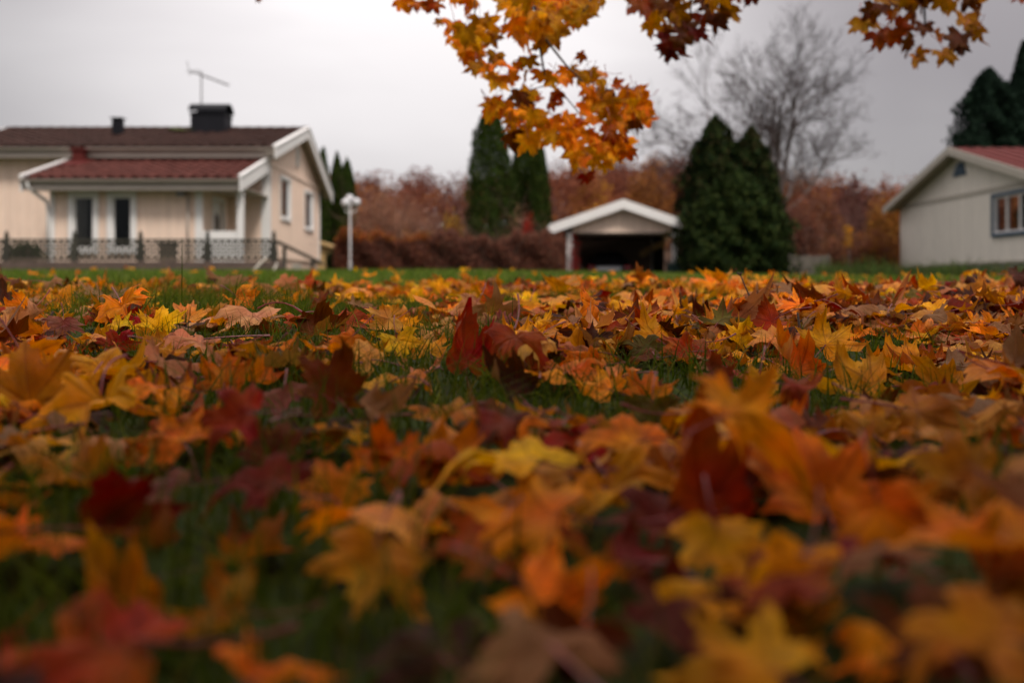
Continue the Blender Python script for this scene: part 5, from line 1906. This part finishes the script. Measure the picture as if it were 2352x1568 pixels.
# the rest of the carpet
HBOX = []
for l in LV:
    W3 = HI[l['shape']][0] @ l['R'].T * l['S'] + l['loc']
    pu, pv = 1176 + W3[:, 0] / W3[:, 1] * FPX, 655 - (W3[:, 2] - CAM_H) / W3[:, 1] * FPX
    HBOX.append(((pu.min() + pu.max()) / 2, (pv.min() + pv.max()) / 2, pu.max() - pu.min(), pv.max() - pv.min(), W3[:, 1].mean()))
GAPS = [(-0.13, 1.02, 0.16), (0.03, 0.98, 0.12), (-0.21, 0.66, 0.13), (0.28, 1.16, 0.14), (-0.40, 1.55, 0.20), (-0.18, 1.45, 0.16), (0.36, 0.66, 0.09), (-0.05, 0.50, 0.08), (-0.12, 0.42, 0.10), (0.2, 2.0, 0.14), (-0.3, 2.05, 0.2), (-0.55, 2.6, 0.35), (0.45, 1.3, 0.12), (-0.2, 3.2, 0.4), (0.5, 3.4, 0.3),
        (-0.30, 0.52, 0.08), (0.62, 1.75, 0.13), (-0.75, 2.2, 0.25), (-0.1, 1.75, 0.10), (0.05, 2.3, 0.12), (-0.9, 2.9, 0.35), (0.9, 2.6, 0.12)]
GAPS = [(a_, b_, c_ * 1.3) if b_ > 0.8 else (a_, b_, c_ * 1.15) for a_, b_, c_ in GAPS]
names = ['golden yellow', 'yellow', 'orange', 'bright orange', 'ochre', 'rust', 'red', 'dark red', 'brown', 'dark brown', 'tan', 'peach', 'pale pink', 'maroon', 'mauve', 'olive']
wts0 = np.array([13, 4, 14, 14, 6, 16, 3.5, 6, 11, 12, 11, 8, 6, 1.0, 1.0, 1.5])


def scatter(n, dmin, dmax, power, under=False):
    k = 0
    while k < n:
        d = dmin + (dmax - dmin) * rng.rand() ** power
        u = (rng.rand() * 2 - 1) * 0.60
        x = u * d
        if any((x - gx) ** 2 + (d - gy) ** 2 < gr * gr * (0.6 + 0.6 * rng.rand()) for gx, gy, gr in GAPS) and rng.rand() < 0.93:
            continue
        # carpet thins out towards the lawn, sooner on the left
        lim = 3.7 + 3.4 * (u + 0.55)
        if d > lim * (0.55 + 0.6 * rng.rand()):
            continue
        wv = wts0.copy()
        if u > 0.25:
            wv = wv * np.where(np.isin(names, ['brown', 'rust', 'dark brown', 'ochre', 'dark red']), 2.0, 1.0)
        if d > 2.6 and u < 0.4:
            wv = wv * np.where(np.isin(names, ['golden yellow', 'yellow', 'bright orange', 'orange']), 1.9, 0.9)
        if under:
            wv = wv * np.where(np.isin(names, ['brown', 'rust', 'dark brown', 'ochre', 'tan', 'mauve']), 2.6, 0.6)  # brown litter underneath; its dark tints also put gap shade into the colour
        col = names[rng.choice(len(names), p=wv / wv.sum())]
        tilt = abs(rng.randn()) * 20 + (45 * rng.rand() if rng.rand() < (0.22 if d > 1.0 else 0.14) else 0)
        if d > 2.6 or u > 0.15:
            tilt *= 0.72
        tilt = min(tilt, 85) if not under else 12 * abs(rng.randn())
        flip = 180 if rng.rand() < 0.28 else 0
        roll, yaw = rng.rand() * 360, (rng.rand() * 360 if tilt < 28 else rng.randn() * 45)
        shape = rng.randint(len(specs))
        RM = np.array(leaf_rot(R(roll), R(tilt + flip), R(yaw)))
        S = (0.034 + 0.036 * rng.rand()) * (0.92 if d < 0.8 else 1.0)
        V = HI[shape][0] @ RM.T * S
        z = gz(x, d) - V[:, 2].min() * 0.8 + (0.006 + 0.032 * rng.rand() ** 1.5 if not under else 0.004 + 0.012 * rng.rand())
        top = V[:, 2].max() + z
        # leave the lens free
        if d < 0.55 and (top > CAM_H - 0.06 or d < 0.28):
            continue
        if d < 1.0 and top > CAM_H - 0.015:
            continue
        c = (V.max(0) + V.min(0)) / 2
        pu, pv = 1176 + x / d * FPX, 655 - (z + c[2] - CAM_H) / d * FPX
        hwid = S * 0.55 / d * FPX
        if rng.rand() < 0.9 and any(abs(pu - hu) < hw_ * 0.36 + hwid * 0.8 and abs(pv - hv) < hh_ * 0.36 + hwid * 0.5 and d < hd_ + 0.04 for hu, hv, hw_, hh_, hd_ in HBOX):
            continue
        LV.append(dict(R=RM, loc=np.array([x - c[0], d - c[1], z]), S=S, col=col, shape=shape, label=None, anchor=None, tilt=tilt, hero=False, eul=(R(roll), R(tilt + flip), R(yaw))))
        k += 1


scatter(34, 0.30, 0.70, 0.7)
scatter(210, 0.65, 1.4, 0.75)
scatter(560, 1.3, 2.6, 0.75)
scatter(1000, 2.4, 4.2, 0.8)
scatter(560, 4.0, 9.0, 1.0)
scatter(130, 0.4, 0.9, 0.8, True)
scatter(430, 0.8, 1.7, 0.8, True)
scatter(750, 1.5, 2.8, 0.8, True)
scatter(900, 2.6, 4.6, 0.8, True)
for _ in range(70):
    d = 5.5 + 13 * rng.rand()
    x = (rng.rand() * 2 - 1) * 0.55 * d
    k = rng.randint(len(specs))
    RM = np.array(leaf_rot(rng.rand() * 6.28, R(35 * abs(rng.randn())), rng.randn()))
    LV.append(dict(R=RM, loc=np.array([x, d, gz(x, d) + 0.07]), S=0.07, col=['yellow', 'golden yellow', 'bright orange', 'tan'][rng.randint(4)], shape=k, label=None, anchor=None, tilt=30, hero=False, eul=(0, 0, 0), stray=True))
for l in LV:
    t = np.array(PAL[l['col']])
    l['tint'] = t * (1 + 0.16 * (rng.rand() * 2 - 1)) * (1 + 0.10 * (rng.rand(3) - 0.5))

# which leaves show largest: a coarse depth buffer from the photograph's place
BW, BH = 588, 392
buf_i = np.full(BW * BH, -1, np.int32)
buf_d = np.full(BW * BH, 1e9)
order = np.argsort([-l['loc'][1] for l in LV])
fpx = FPX / 4
for i in order:
    l = LV[i]
    V, F, _ = HI[l['shape']]
    W3 = V @ l['R'].T * l['S'] + l['loc']
    T3 = W3[F]
    ar = max(3, int(3.5 * (l['S'] * fpx / max(l['loc'][1], .3)) ** 2 / len(F)) + 1)
    ar = min(ar, 14)
    a_, b_2 = rng.rand(len(F), ar, 1), rng.rand(len(F), ar, 1)
    fl2 = a_ + b_2 > 1
    a_, b_2 = np.where(fl2, 1 - a_, a_), np.where(fl2, 1 - b_2, b_2)
    Q = (T3[:, None, 0] * (1 - a_ - b_2) + T3[:, None, 1] * a_ + T3[:, None, 2] * b_2).reshape(-1, 3)
    Q = Q[Q[:, 1] > 0.1]
    u = (294 + Q[:, 0] / Q[:, 1] * fpx).astype(int)
    v = (163.75 - (Q[:, 2] - CAM_H) / Q[:, 1] * fpx).astype(int)
    ok = (u >= 0) & (u < BW) & (v >= 0) & (v < BH)
    kx = v[ok] * BW + u[ok]
    dd = Q[ok, 1]
    better = dd < buf_d[kx]
    buf_d[kx[better]] = dd[better]
    buf_i[kx[better]] = i
cnt = np.bincount(buf_i[buf_i >= 0], minlength=len(LV))
cu = np.zeros(len(LV))
cv = np.zeros(len(LV))
pix = np.nonzero(buf_i >= 0)[0]
np.add.at(cu, buf_i[pix], pix % BW)
np.add.at(cv, buf_i[pix], pix // BW)
cu, cv = cu / np.maximum(cnt, 1), cv / np.maximum(cnt, 1)
for i, l in enumerate(LV):
    l['n'], l['u'], l['v'] = int(cnt[i]), cu[i], cv[i]
singles = sorted((i for i in range(len(LV)) if not LV[i].get('stray')), key=lambda i: (-LV[i]['hero'], -LV[i]['n']))[:300]
singles = [i for i in singles if LV[i]['n'] > 3 or LV[i]['hero']]
anchors = [LV[i] for i in singles if LV[i]['anchor'] and LV[i]['n'] > 8]
used = {LV[i]['label'] for i in singles if LV[i]['label']}


def auto_label(l):
    pose = 'upright' if l['tilt'] > 55 else 'curled' if l['shape'] in CURLY else 'tilted' if l['tilt'] > 26 else 'flat'
    near_ = sorted(anchors, key=lambda a: (a['u'] - l['u']) ** 2 + 2.2 * (a['v'] - l['v']) ** 2)
    for size in ('', 'small ', 'big '):
        if size == 'small ' and l['S'] > 0.062 or size == 'big ' and l['S'] <= 0.062:
            continue
        for a in near_[:6]:
            du, dv = l['u'] - a['u'], l['v'] - a['v']
            if abs(du) > 1.2 * abs(dv):
                rel = 'right of' if du > 0 else 'left of'
            else:
                rel = 'in front of' if dv > 0 else 'behind'
            far = math.hypot(du, dv)
            word = 'just ' if far < 25 else '' if far < 60 else 'well '
            s = f"{size}{l['col']} {pose} leaf {word}{rel} {a['anchor']}"
            if s not in used:
                used.add(s)
                return s
    s = f"{l['col']} {pose} leaf in the carpet"
    return s


for i in singles:
    l = LV[i]
    ob = bpy.data.objects.new('maple_leaf', LEAF_ME[l['shape']])
    COL.objects.link(ob)
    ob.matrix_world = Matrix.Translation(Vector(l['loc'])) @ leaf_rot(*l['eul']).to_4x4() @ Matrix.Scale(l['S'], 4)
    ob.color = (*l['tint'], 1)
    tag(ob, l['label'] or auto_label(l), 'fallen leaf', 'fallen maple leaves on the grass')
    if l['n'] > 40 or l['hero']:
        st = bpy.data.objects.new('stalk', STALK_ME[rng.randint(4)])
        COL.objects.link(st)
        st.parent = ob


def merged_leaves(items, src):
    Vs, Fs, Ts, Ls, Rs = [], [], [], [], []
    off = 0
    for l in items:
        V, F, lp = src[l['shape']]
        Vs.append(V @ l['R'].T * l['S'] + l['loc'])
        Fs.append(F + off)
        off += len(V)
        Ts.append(np.broadcast_to(l['tint'], (len(V), 3)))
        Ls.append(lp)
        Rs.append(np.full(len(V), rng.rand()))
    return np.concatenate(Vs), np.concatenate(Fs), np.concatenate(Ts), dict(lp=np.concatenate(Ls), rnd=np.concatenate(Rs))


ss = set(singles)
rest_near = [l for i, l in enumerate(LV) if i not in ss and l['loc'][1] < 2.3]
rest_far = [l for i, l in enumerate(LV) if i not in ss and l['loc'][1] >= 2.3]
a_ = merged_leaves(rest_near, HI)
b_ = merged_leaves(rest_far, LO)
V = np.concatenate([a_[0], b_[0]])
F = np.concatenate([a_[1], b_[1] + len(a_[0])])
T = np.concatenate([a_[2], b_[2]])
ex = {k: np.concatenate([a_[3][k], b_[3][k]]) for k in ('lp', 'rnd')}
fl_o = np_mesh('leaf_carpet', V, F, M['leaf_mass'], tint=T, smooth=True, extra=ex)
fl_o['kind'] = 'stuff'
fl_o['label'] = 'carpet of smaller autumn maple leaves on the grass'

# ------------------------------------------------------------------ grass
rng.seed(25)
Ps, hs, ws = [], [], []
n = 46000
d = 0.35 + 4.2 * rng.rand(n) ** 0.8
u = (rng.rand(n) * 2 - 1) * 0.62
x = u * d
gap = np.zeros(n)
for gx, gy, gr in GAPS:
    gap = np.maximum(gap, ((x - gx) ** 2 + (d - gy) ** 2 < (gr * 1.15) ** 2) * 1.0)
nz_ = np.sin(x * 5.1 + 1.3) * np.sin(d * 4.3 + 0.7) + 0.5 * np.sin(x * 11 + d * 7)
keep = rng.rand(n) < np.clip(0.22 + 0.75 * gap + 0.25 * nz_ + 0.25 * (d > 3) + 0.15 * (u < -0.1), 0.05, 1)
hgt = (0.016 + 0.040 * rng.rand(n)) * (1 + 0.40 * gap) * np.where((u < -0.2) & (d > 2.0), 1.45, 1.0)
tall = rng.rand(n) < 0.012
hgt = np.where(tall & (d > 1.4), hgt * 1.8, hgt)
keep &= ~((d < 0.6) & (ground(x, d) + hgt > CAM_H - 0.07))
keep &= ~((d < 1.1) & (ground(x, d) + hgt > CAM_H - 0.01))
x, d, hgt = x[keep], d[keep], hgt[keep]
V, F, T = blades(np.stack([x, d, ground(x, d) - 0.004], 1), hgt, 0.0030 * (0.5 + 0.9 * rng.rand(len(x))), 1.0, GC, [4, 4, 2, 1], seg=3)
gr1 = np_mesh('grass', V, F, M['grass'], tint=T, smooth=True)
gr1['kind'] = 'stuff'
n = 62000
d = 4.4 + 24 * rng.rand(n) ** 1.15
u = (rng.rand(n) * 2 - 1) * 0.62
x = u * d
ok = ~((x > 2.2) & (x < 5.6) & (d > 31))
x, d = x[ok], d[ok]
V, F, T = blades(np.stack([x, d, ground(x, d) - 0.004], 1), 0.05 + 0.06 * rng.rand(len(x)), 0.006 + 0.0007 * d, 0.7, [(c[0] * 1.4, c[1] * 1.65, c[2] * 4.0) for c in GC], [4, 3, 3, 1], seg=2)
gr2 = np_mesh('lawn_grass', V, F, M['grass'], tint=T, smooth=True)
gr2['kind'] = 'stuff'

# ------------------------------------------------------------------ twigs lying and standing in the leaves
rng.seed(26)
def twig(name, label, pts, rad, sides=(), cat='twig'):
    root = thing(name, label, cat, pts[0])
    mb = MB()
    mb.tube(pts, rad, 6)
    mb.build('stem', M['twig'], root, smooth=True)
    for a, b, r0 in sides:
        mb = MB()
        a, b = Vector(a), Vector(b)
        m_ = a.lerp(b, 0.5) + Vector((rng.randn(), 0, rng.randn())) * (b - a).length * 0.06
        mb.tube([a, m_, b], [r0, r0 * 0.8, r0 * 1.3], 5)
        mb.build('side_twig', M['twig'], root, smooth=True)


D = 1.75
twig('upright_twig', 'dark twig standing upright beside the red orange folded leaf', [at(1822, 900, D), at(1835, 810, D), at(1838, 760, D), at(1832, 718, D)], [0.0035, 0.003, 0.0026, 0.0016],
     [(at(1838, 770, D), at(1850, 762, D), 0.0016), (at(1834, 740, D), at(1842, 735, D), 0.001), (at(1836, 765, D), at(1760, 790, D - .05), 0.0011), (at(1838, 765, D), at(1880, 758, D + .03), 0.0011)])
D = 2.1
twig('dry_weed_stem', 'thin dry weed stem with a seed head and a curled tendril', [at(1760, 800, D), at(1738, 720, D), at(1718, 672, D), at(1700, 630, D)], [0.0022, 0.002, 0.0016, 0.0012],
     [(at(1700, 632, D), at(1694, 626, D), 0.0022), (at(1700, 632, D), at(1703, 625, D), 0.0022), (at(1717, 670, D), at(1733, 690, D), 0.0008), (at(1733, 690, D), at(1722, 705, D), 0.0008)], 'weed stem')
D = 1.85
twig('forked_twig', 'knobbly forked black twig lying in mid carpet', [at(1190, 790, D), at(1225, 785, D), at(1250, 765, D), at(1285, 752, D)], [0.003, 0.0028, 0.0024, 0.0015],
     [(at(1225, 785, D), at(1222, 760, D), 0.0018), (at(1250, 765, D), at(1262, 745, D), 0.0016), (at(1262, 760, D), at(1330, 745, D + .1), 0.0014)])
D = 1.8
twig('arched_stalk', 'long red leaf stalk arching over the carpet near the olive leaf', [at(1480, 752, D), at(1520, 748, D), at(1580, 765, D), at(1625, 790, D)], [0.0030, 0.0018, 0.0016, 0.0014], cat='leaf stalk')
twig('arched_stalk', 'red leaf stalk lying level below the hooked yellow leaf', [at(1720, 806, D - .1), at(1680, 802, D - .1), at(1620, 815, D - .1), at(1560, 832, D - .1)], [0.0026, 0.0018, 0.0016, 0.0014], cat='leaf stalk')
for o in bpy.data.objects:
    if o.name.startswith('stem') and o.parent and o.parent.name.startswith('arched_stalk'):
        o.data.materials[0] = M['stalk']
D = 2.0
twig('black_twig', 'dark twig lying beneath the curled mauve brown leaf', [at(0, 728, D), at(60, 738, D), at(110, 752, D), at(140, 748, D)], [0.003, 0.003, 0.0026, 0.0018],
     [(at(110, 752, D), at(122, 715, D), 0.0022)])

# ------------------------------------------------------------------ the maple overhead
rng.seed(27)

tx0, ty0 = 1.8, -3.8
maple = thing('maple_tree', 'maple whose orange leafed branches hang into the top of the view', 'tree', (tx0, ty0, gz(tx0, ty0)))
mb = MB()
mb.tube([(tx0, ty0, -0.3), (tx0, ty0, 0.4), (tx0 - 0.05, ty0 + 0.05, 2.0), (tx0 - 0.1, ty0 + 0.15, 4.5), (tx0 - 0.1, ty0 + 0.2, 7)], [0.34, 0.26, 0.22, 0.15, 0.06], 12)
mb.build('trunk', M['bark_dark'], maple, smooth=True)
HD = 3.75                                            # the hanging sprays are this far ahead
fork = Vector((tx0 - 0.05, ty0 + 0.05, 2.2))


def limb(pts, rad, n=6):
    mb = MB()
    mb.tube(pts, rad, n)
    return mb.build('branch', M['bark_dark'], maple, smooth=True)


def A(px, py, dd=0.0):
    return at(px, py, HD + dd)


limb([fork, Vector((1.2, -0.5, 3.0)), Vector((0.7, 1.8, 2.9)), Vector((0.25, 3.2, 2.2)), A(1228, -60), A(1230, 10), A(1233, 65)], [0.09, 0.06, 0.035, 0.018, 0.009, 0.0075, 0.0065])
limb([A(1233, 65), A(1240, 110), A(1250, 165), A(1258, 195)], [0.0065, 0.005, 0.004, 0.003])
limb([A(1233, 65), A(1270, 112), A(1300, 150), A(1335, 185), A(1352, 205)], [0.006, 0.005, 0.0042, 0.0036, 0.003])
limb([A(1258, 195), A(1290, 212), A(1322, 250), A(1352, 290), A(1388, 330), A(1398, 345)], [0.003, 0.0028, 0.0025, 0.0022, 0.002, 0.0016])
limb([A(1352, 205), A(1400, 206), A(1440, 203), A(1470, 200)], [0.002, 0.0018, 0.0016, 0.0012])
limb([A(1231, 20), A(1200, 18), A(1165, 35), A(1150, 85), A(1138, 95), A(1110, 105)], [0.005, 0.005, 0.004, 0.003, 0.0025, 0.002])
limb([A(1258, 195), A(1225, 205), A(1185, 215)], [0.0022, 0.002, 0.0015])
limb([A(1088, -40), A(1091, 20), A(1088, 70)], [0.004, 0.003, 0.002])
limb([A(1372, -30), A(1350, 15), A(1325, 45)], [0.004, 0.003, 0.002])
limb([fork + Vector((0, 0, .4)), Vector((1.5, 0, 3.3)), Vector((1.2, 2.2, 2.6)), at(1590, -60, 4.2), at(1585, 40, 4.2)], [0.08, 0.05, 0.03, 0.010, 0.004])
limb([fork + Vector((0, 0, .3)), Vector((2.0, 0, 3.2)), Vector((2.0, 2.3, 2.6)), at(2120, -60, 4.4), at(2125, 60, 4.4)], [0.08, 0.05, 0.03, 0.010, 0.004])


def inpoly(x, y, poly):
    c = False
    j = len(poly) - 1
    for i in range(len(poly)):
        if (poly[i][1] > y) != (poly[j][1] > y) and x < (poly[j][0] - poly[i][0]) * (y - poly[i][1]) / (poly[j][1] - poly[i][1]) + poly[i][0]:
            c = not c
        j = i
    return c


def Z(pts):                                          # points read off an enlarged crop
    return [(861 + .293 * x, .293 * y) for x, y in pts]


SPRAYS = [  # polygon, number, depth, colours, leaf width px
    (Z([(235, 0), (450, 0), (455, 70), (300, 60), (240, 60)]), 4, HD, ['rust', 'orange'], 60),
    (Z([(560, -60), (760, -60), (740, 0), (620, 20)]), 3, HD, ['ochre', 'orange'], 62),
    (Z([(985, -40), (1540, -40), (1530, 200), (1420, 280), (1290, 330), (1120, 320), (1000, 130)]), 26, HD, ['ochre', 'golden yellow', 'ochre', 'orange'], 78),
    (Z([(1540, 180), (1560, 60), (1640, -40), (1770, -40), (1740, 120), (1640, 200)]), 7, HD, ['ochre', 'golden yellow'], 64),
    (Z([(810, 170), (930, 150), (950, 300), (850, 330)]), 4, HD, ['golden yellow', 'ochre'], 60),
    (Z([(560, 340), (630, 220), (710, 270), (860, 350), (1000, 530), (1000, 660), (850, 660), (700, 540), (640, 420)]), 20, HD, ['golden yellow', 'ochre', 'orange'], 68),
    (Z([(1040, 540), (1110, 540), (1090, 640), (1030, 640)]), 3, HD, ['ochre', 'orange'], 52),
    (Z([(880, 780), (1000, 780), (960, 900), (900, 880)]), 3, HD, ['golden yellow', 'orange'], 64),
    (Z([(1030, 780), (1210, 720), (1240, 860), (1330, 1060), (1270, 1130), (1110, 1120), (1040, 950)]), 17, HD, ['orange', 'golden yellow', 'brown', 'bright orange'], 62),
    (Z([(1290, 590), (1500, 590), (1480, 660), (1340, 670)]), 5, HD, ['orange', 'ochre'], 52),
    (Z([(1360, 760), (1480, 740), (1490, 800), (1380, 860)]), 4, HD, ['orange', 'rust'], 50),
    (Z([(1600, 590), (1790, 580), (1760, 660), (1640, 680)]), 5, HD, ['orange', 'ochre'], 56),
    (Z([(1600, 700), (1760, 680), (1900, 780), (2060, 720), (2140, 810), (2140, 960), (2010, 1010), (1870, 1010), (1740, 930), (1610, 820)]), 32, HD, ['orange', 'golden yellow', 'ochre', 'brown', 'orange'], 58),
    (Z([(1230, 920), (1560, 930), (1740, 1090), (1760, 1200), (1560, 1270), (1460, 1120), (1330, 1120)]), 24, HD, ['golden yellow', 'orange', 'orange', 'bright orange'], 60),
    (Z([(1850, 1010), (1950, 1060), (1990, 1240), (1800, 1300), (1700, 1260), (1780, 1130)]), 16, HD, ['orange', 'bright orange', 'rust', 'golden yellow'], 58),
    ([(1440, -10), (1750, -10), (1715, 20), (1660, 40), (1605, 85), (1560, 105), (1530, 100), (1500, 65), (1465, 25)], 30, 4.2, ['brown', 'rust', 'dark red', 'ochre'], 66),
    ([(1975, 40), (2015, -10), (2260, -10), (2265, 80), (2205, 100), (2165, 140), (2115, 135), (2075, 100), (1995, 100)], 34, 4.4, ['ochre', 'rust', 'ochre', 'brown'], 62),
]
HANG = [(1007, 53, 26, 'ochre', HD), (1217, 143, 46, 'ochre', HD), (1207, 178, 36, 'ochre', HD), (1333, 132, 34, 'rust', HD), (1419, 193, 36, 'rust', HD), (600, -8, 50, 'rust', HD), (2348, 5, 40, 'rust', 4.4),
        (1345, 408, 40, 'red', HD), (1320, 155, 24, 'ochre', HD), (1133, 252, 62, 'golden yellow', HD), (1205, 318, 56, 'bright orange', HD), (1237, 322, 54, 'golden yellow', HD), (1198, 228, 50, 'dark brown', HD),
        (1397, 232, 54, 'dark brown', HD), (1546, 105, 70, 'dark red', 4.2), (2205, 105, 50, 'dark brown', 4.4), (1545, 118, 56, 'dark red', 4.2)]
for poly, n, dep, cols, wpx in SPRAYS:
    x0, x1 = min(p[0] for p in poly), max(p[0] for p in poly)
    y0, y1 = min(p[1] for p in poly), max(p[1] for p in poly)
    best = []
    for _ in range(int(n * 0.74 + 0.5)):
        cand = None
        bd_ = -1
        for _k in range(14):
            q = (x0 + (x1 - x0) * rng.rand(), y0 + (y1 - y0) * rng.rand())
            if not inpoly(*q, poly):
                continue
            dm = min([math.hypot(q[0] - b[0], q[1] - b[1]) for b in best] or [99])
            if dm > bd_:
                bd_, cand = dm, q
        if cand:
            best.append(cand)
    for q in best:
        HANG.append((*q, wpx * (0.72 + 0.42 * rng.rand()), cols[rng.randint(len(cols))], dep + 0.18 * rng.randn()))
    
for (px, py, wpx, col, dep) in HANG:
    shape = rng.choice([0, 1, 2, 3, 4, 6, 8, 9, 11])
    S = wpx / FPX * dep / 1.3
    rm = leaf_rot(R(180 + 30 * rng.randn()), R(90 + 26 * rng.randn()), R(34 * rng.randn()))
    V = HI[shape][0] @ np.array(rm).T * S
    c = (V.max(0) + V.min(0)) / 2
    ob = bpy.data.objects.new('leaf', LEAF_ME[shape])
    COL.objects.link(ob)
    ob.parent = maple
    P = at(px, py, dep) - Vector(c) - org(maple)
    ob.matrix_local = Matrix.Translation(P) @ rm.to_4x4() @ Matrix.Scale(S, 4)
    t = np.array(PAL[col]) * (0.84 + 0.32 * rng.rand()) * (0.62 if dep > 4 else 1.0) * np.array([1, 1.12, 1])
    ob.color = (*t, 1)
    if wpx > 44:
        st = bpy.data.objects.new('stalk', STALK_ME[rng.randint(4)])
        COL.objects.link(st)
        st.parent = ob
# the rest of its crown, unseen overhead and behind, shaped to shade the near leaves
rng.seed(29)
items = []
while len(items) < 10000:
    u = rng.randn(3)
    u /= np.linalg.norm(u)
    rr_ = rng.rand() ** 0.5
    P = np.array([1.6, -4.1, 3.9]) + u * rr_ * np.array([6.0, 3.5, 3.1])
    if P[2] < (1.7 if P[1] > 0 else 1.1):
        continue
    if P[1] > 0.3 and (P[2] - CAM_H) / P[1] * FPX < 655 + 60 and abs(P[0]) / P[1] < 0.62:
        continue
    k = rng.randint(len(specs))
    rm = np.array(leaf_rot(rng.rand() * 6.28, R(50 * rng.randn()), rng.rand() * 6.28))
    items.append(dict(R=rm, loc=P, S=0.06 + 0.035 * rng.rand(), shape=k, tint=np.array(PAL[['ochre', 'orange', 'golden yellow', 'rust', 'brown'][rng.randint(5)]]) * (0.8 + .3 * rng.rand())))
while len(items) < 18500:  # low skirt of unseen leaves added to darken the ground by the lens
    P = np.array([-2.6 + 6.0 * rng.rand(), -2.6 + 2.95 * rng.rand(), 0.75 + 1.9 * rng.rand()])
    if P[1] > -0.4 and P[2] < 0.75 + 0.36 * max(P[1], 0) + 0.1 * abs(P[0]):
        continue
    k = rng.randint(len(specs))
    rm = np.array(leaf_rot(rng.rand() * 6.28, R(180 + 60 * rng.randn()), rng.rand() * 6.28))
    items.append(dict(R=rm, loc=P, S=0.05 + 0.03 * rng.rand(), shape=k, tint=np.array(PAL[['ochre', 'orange', 'golden yellow', 'rust', 'brown'][rng.randint(5)]]) * (0.8 + .3 * rng.rand())))
V, F, T, ex = merged_leaves(items, FAN)
cr = np_mesh('crown', V, F, M['leaf_mass'], maple, tint=T, smooth=True, extra=ex)
cr['kind'] = 'stuff'
for k in range(9):
    a0 = 2 * math.pi * k / 9 + 0.3
    e = Vector((tx0 + 3.6 * math.cos(a0), ty0 + 0.1 + 2.6 * math.sin(a0), 4.2 + 1.6 * rng.rand()))
    s0 = Vector((tx0 - 0.08, ty0 + 0.12, 2.6 + 0.3 * k))
    m_ = s0.lerp(e, 0.5) + Vector((0, 0, 0.5))
    limb([s0, m_, e], [0.08, 0.045, 0.012], 7)
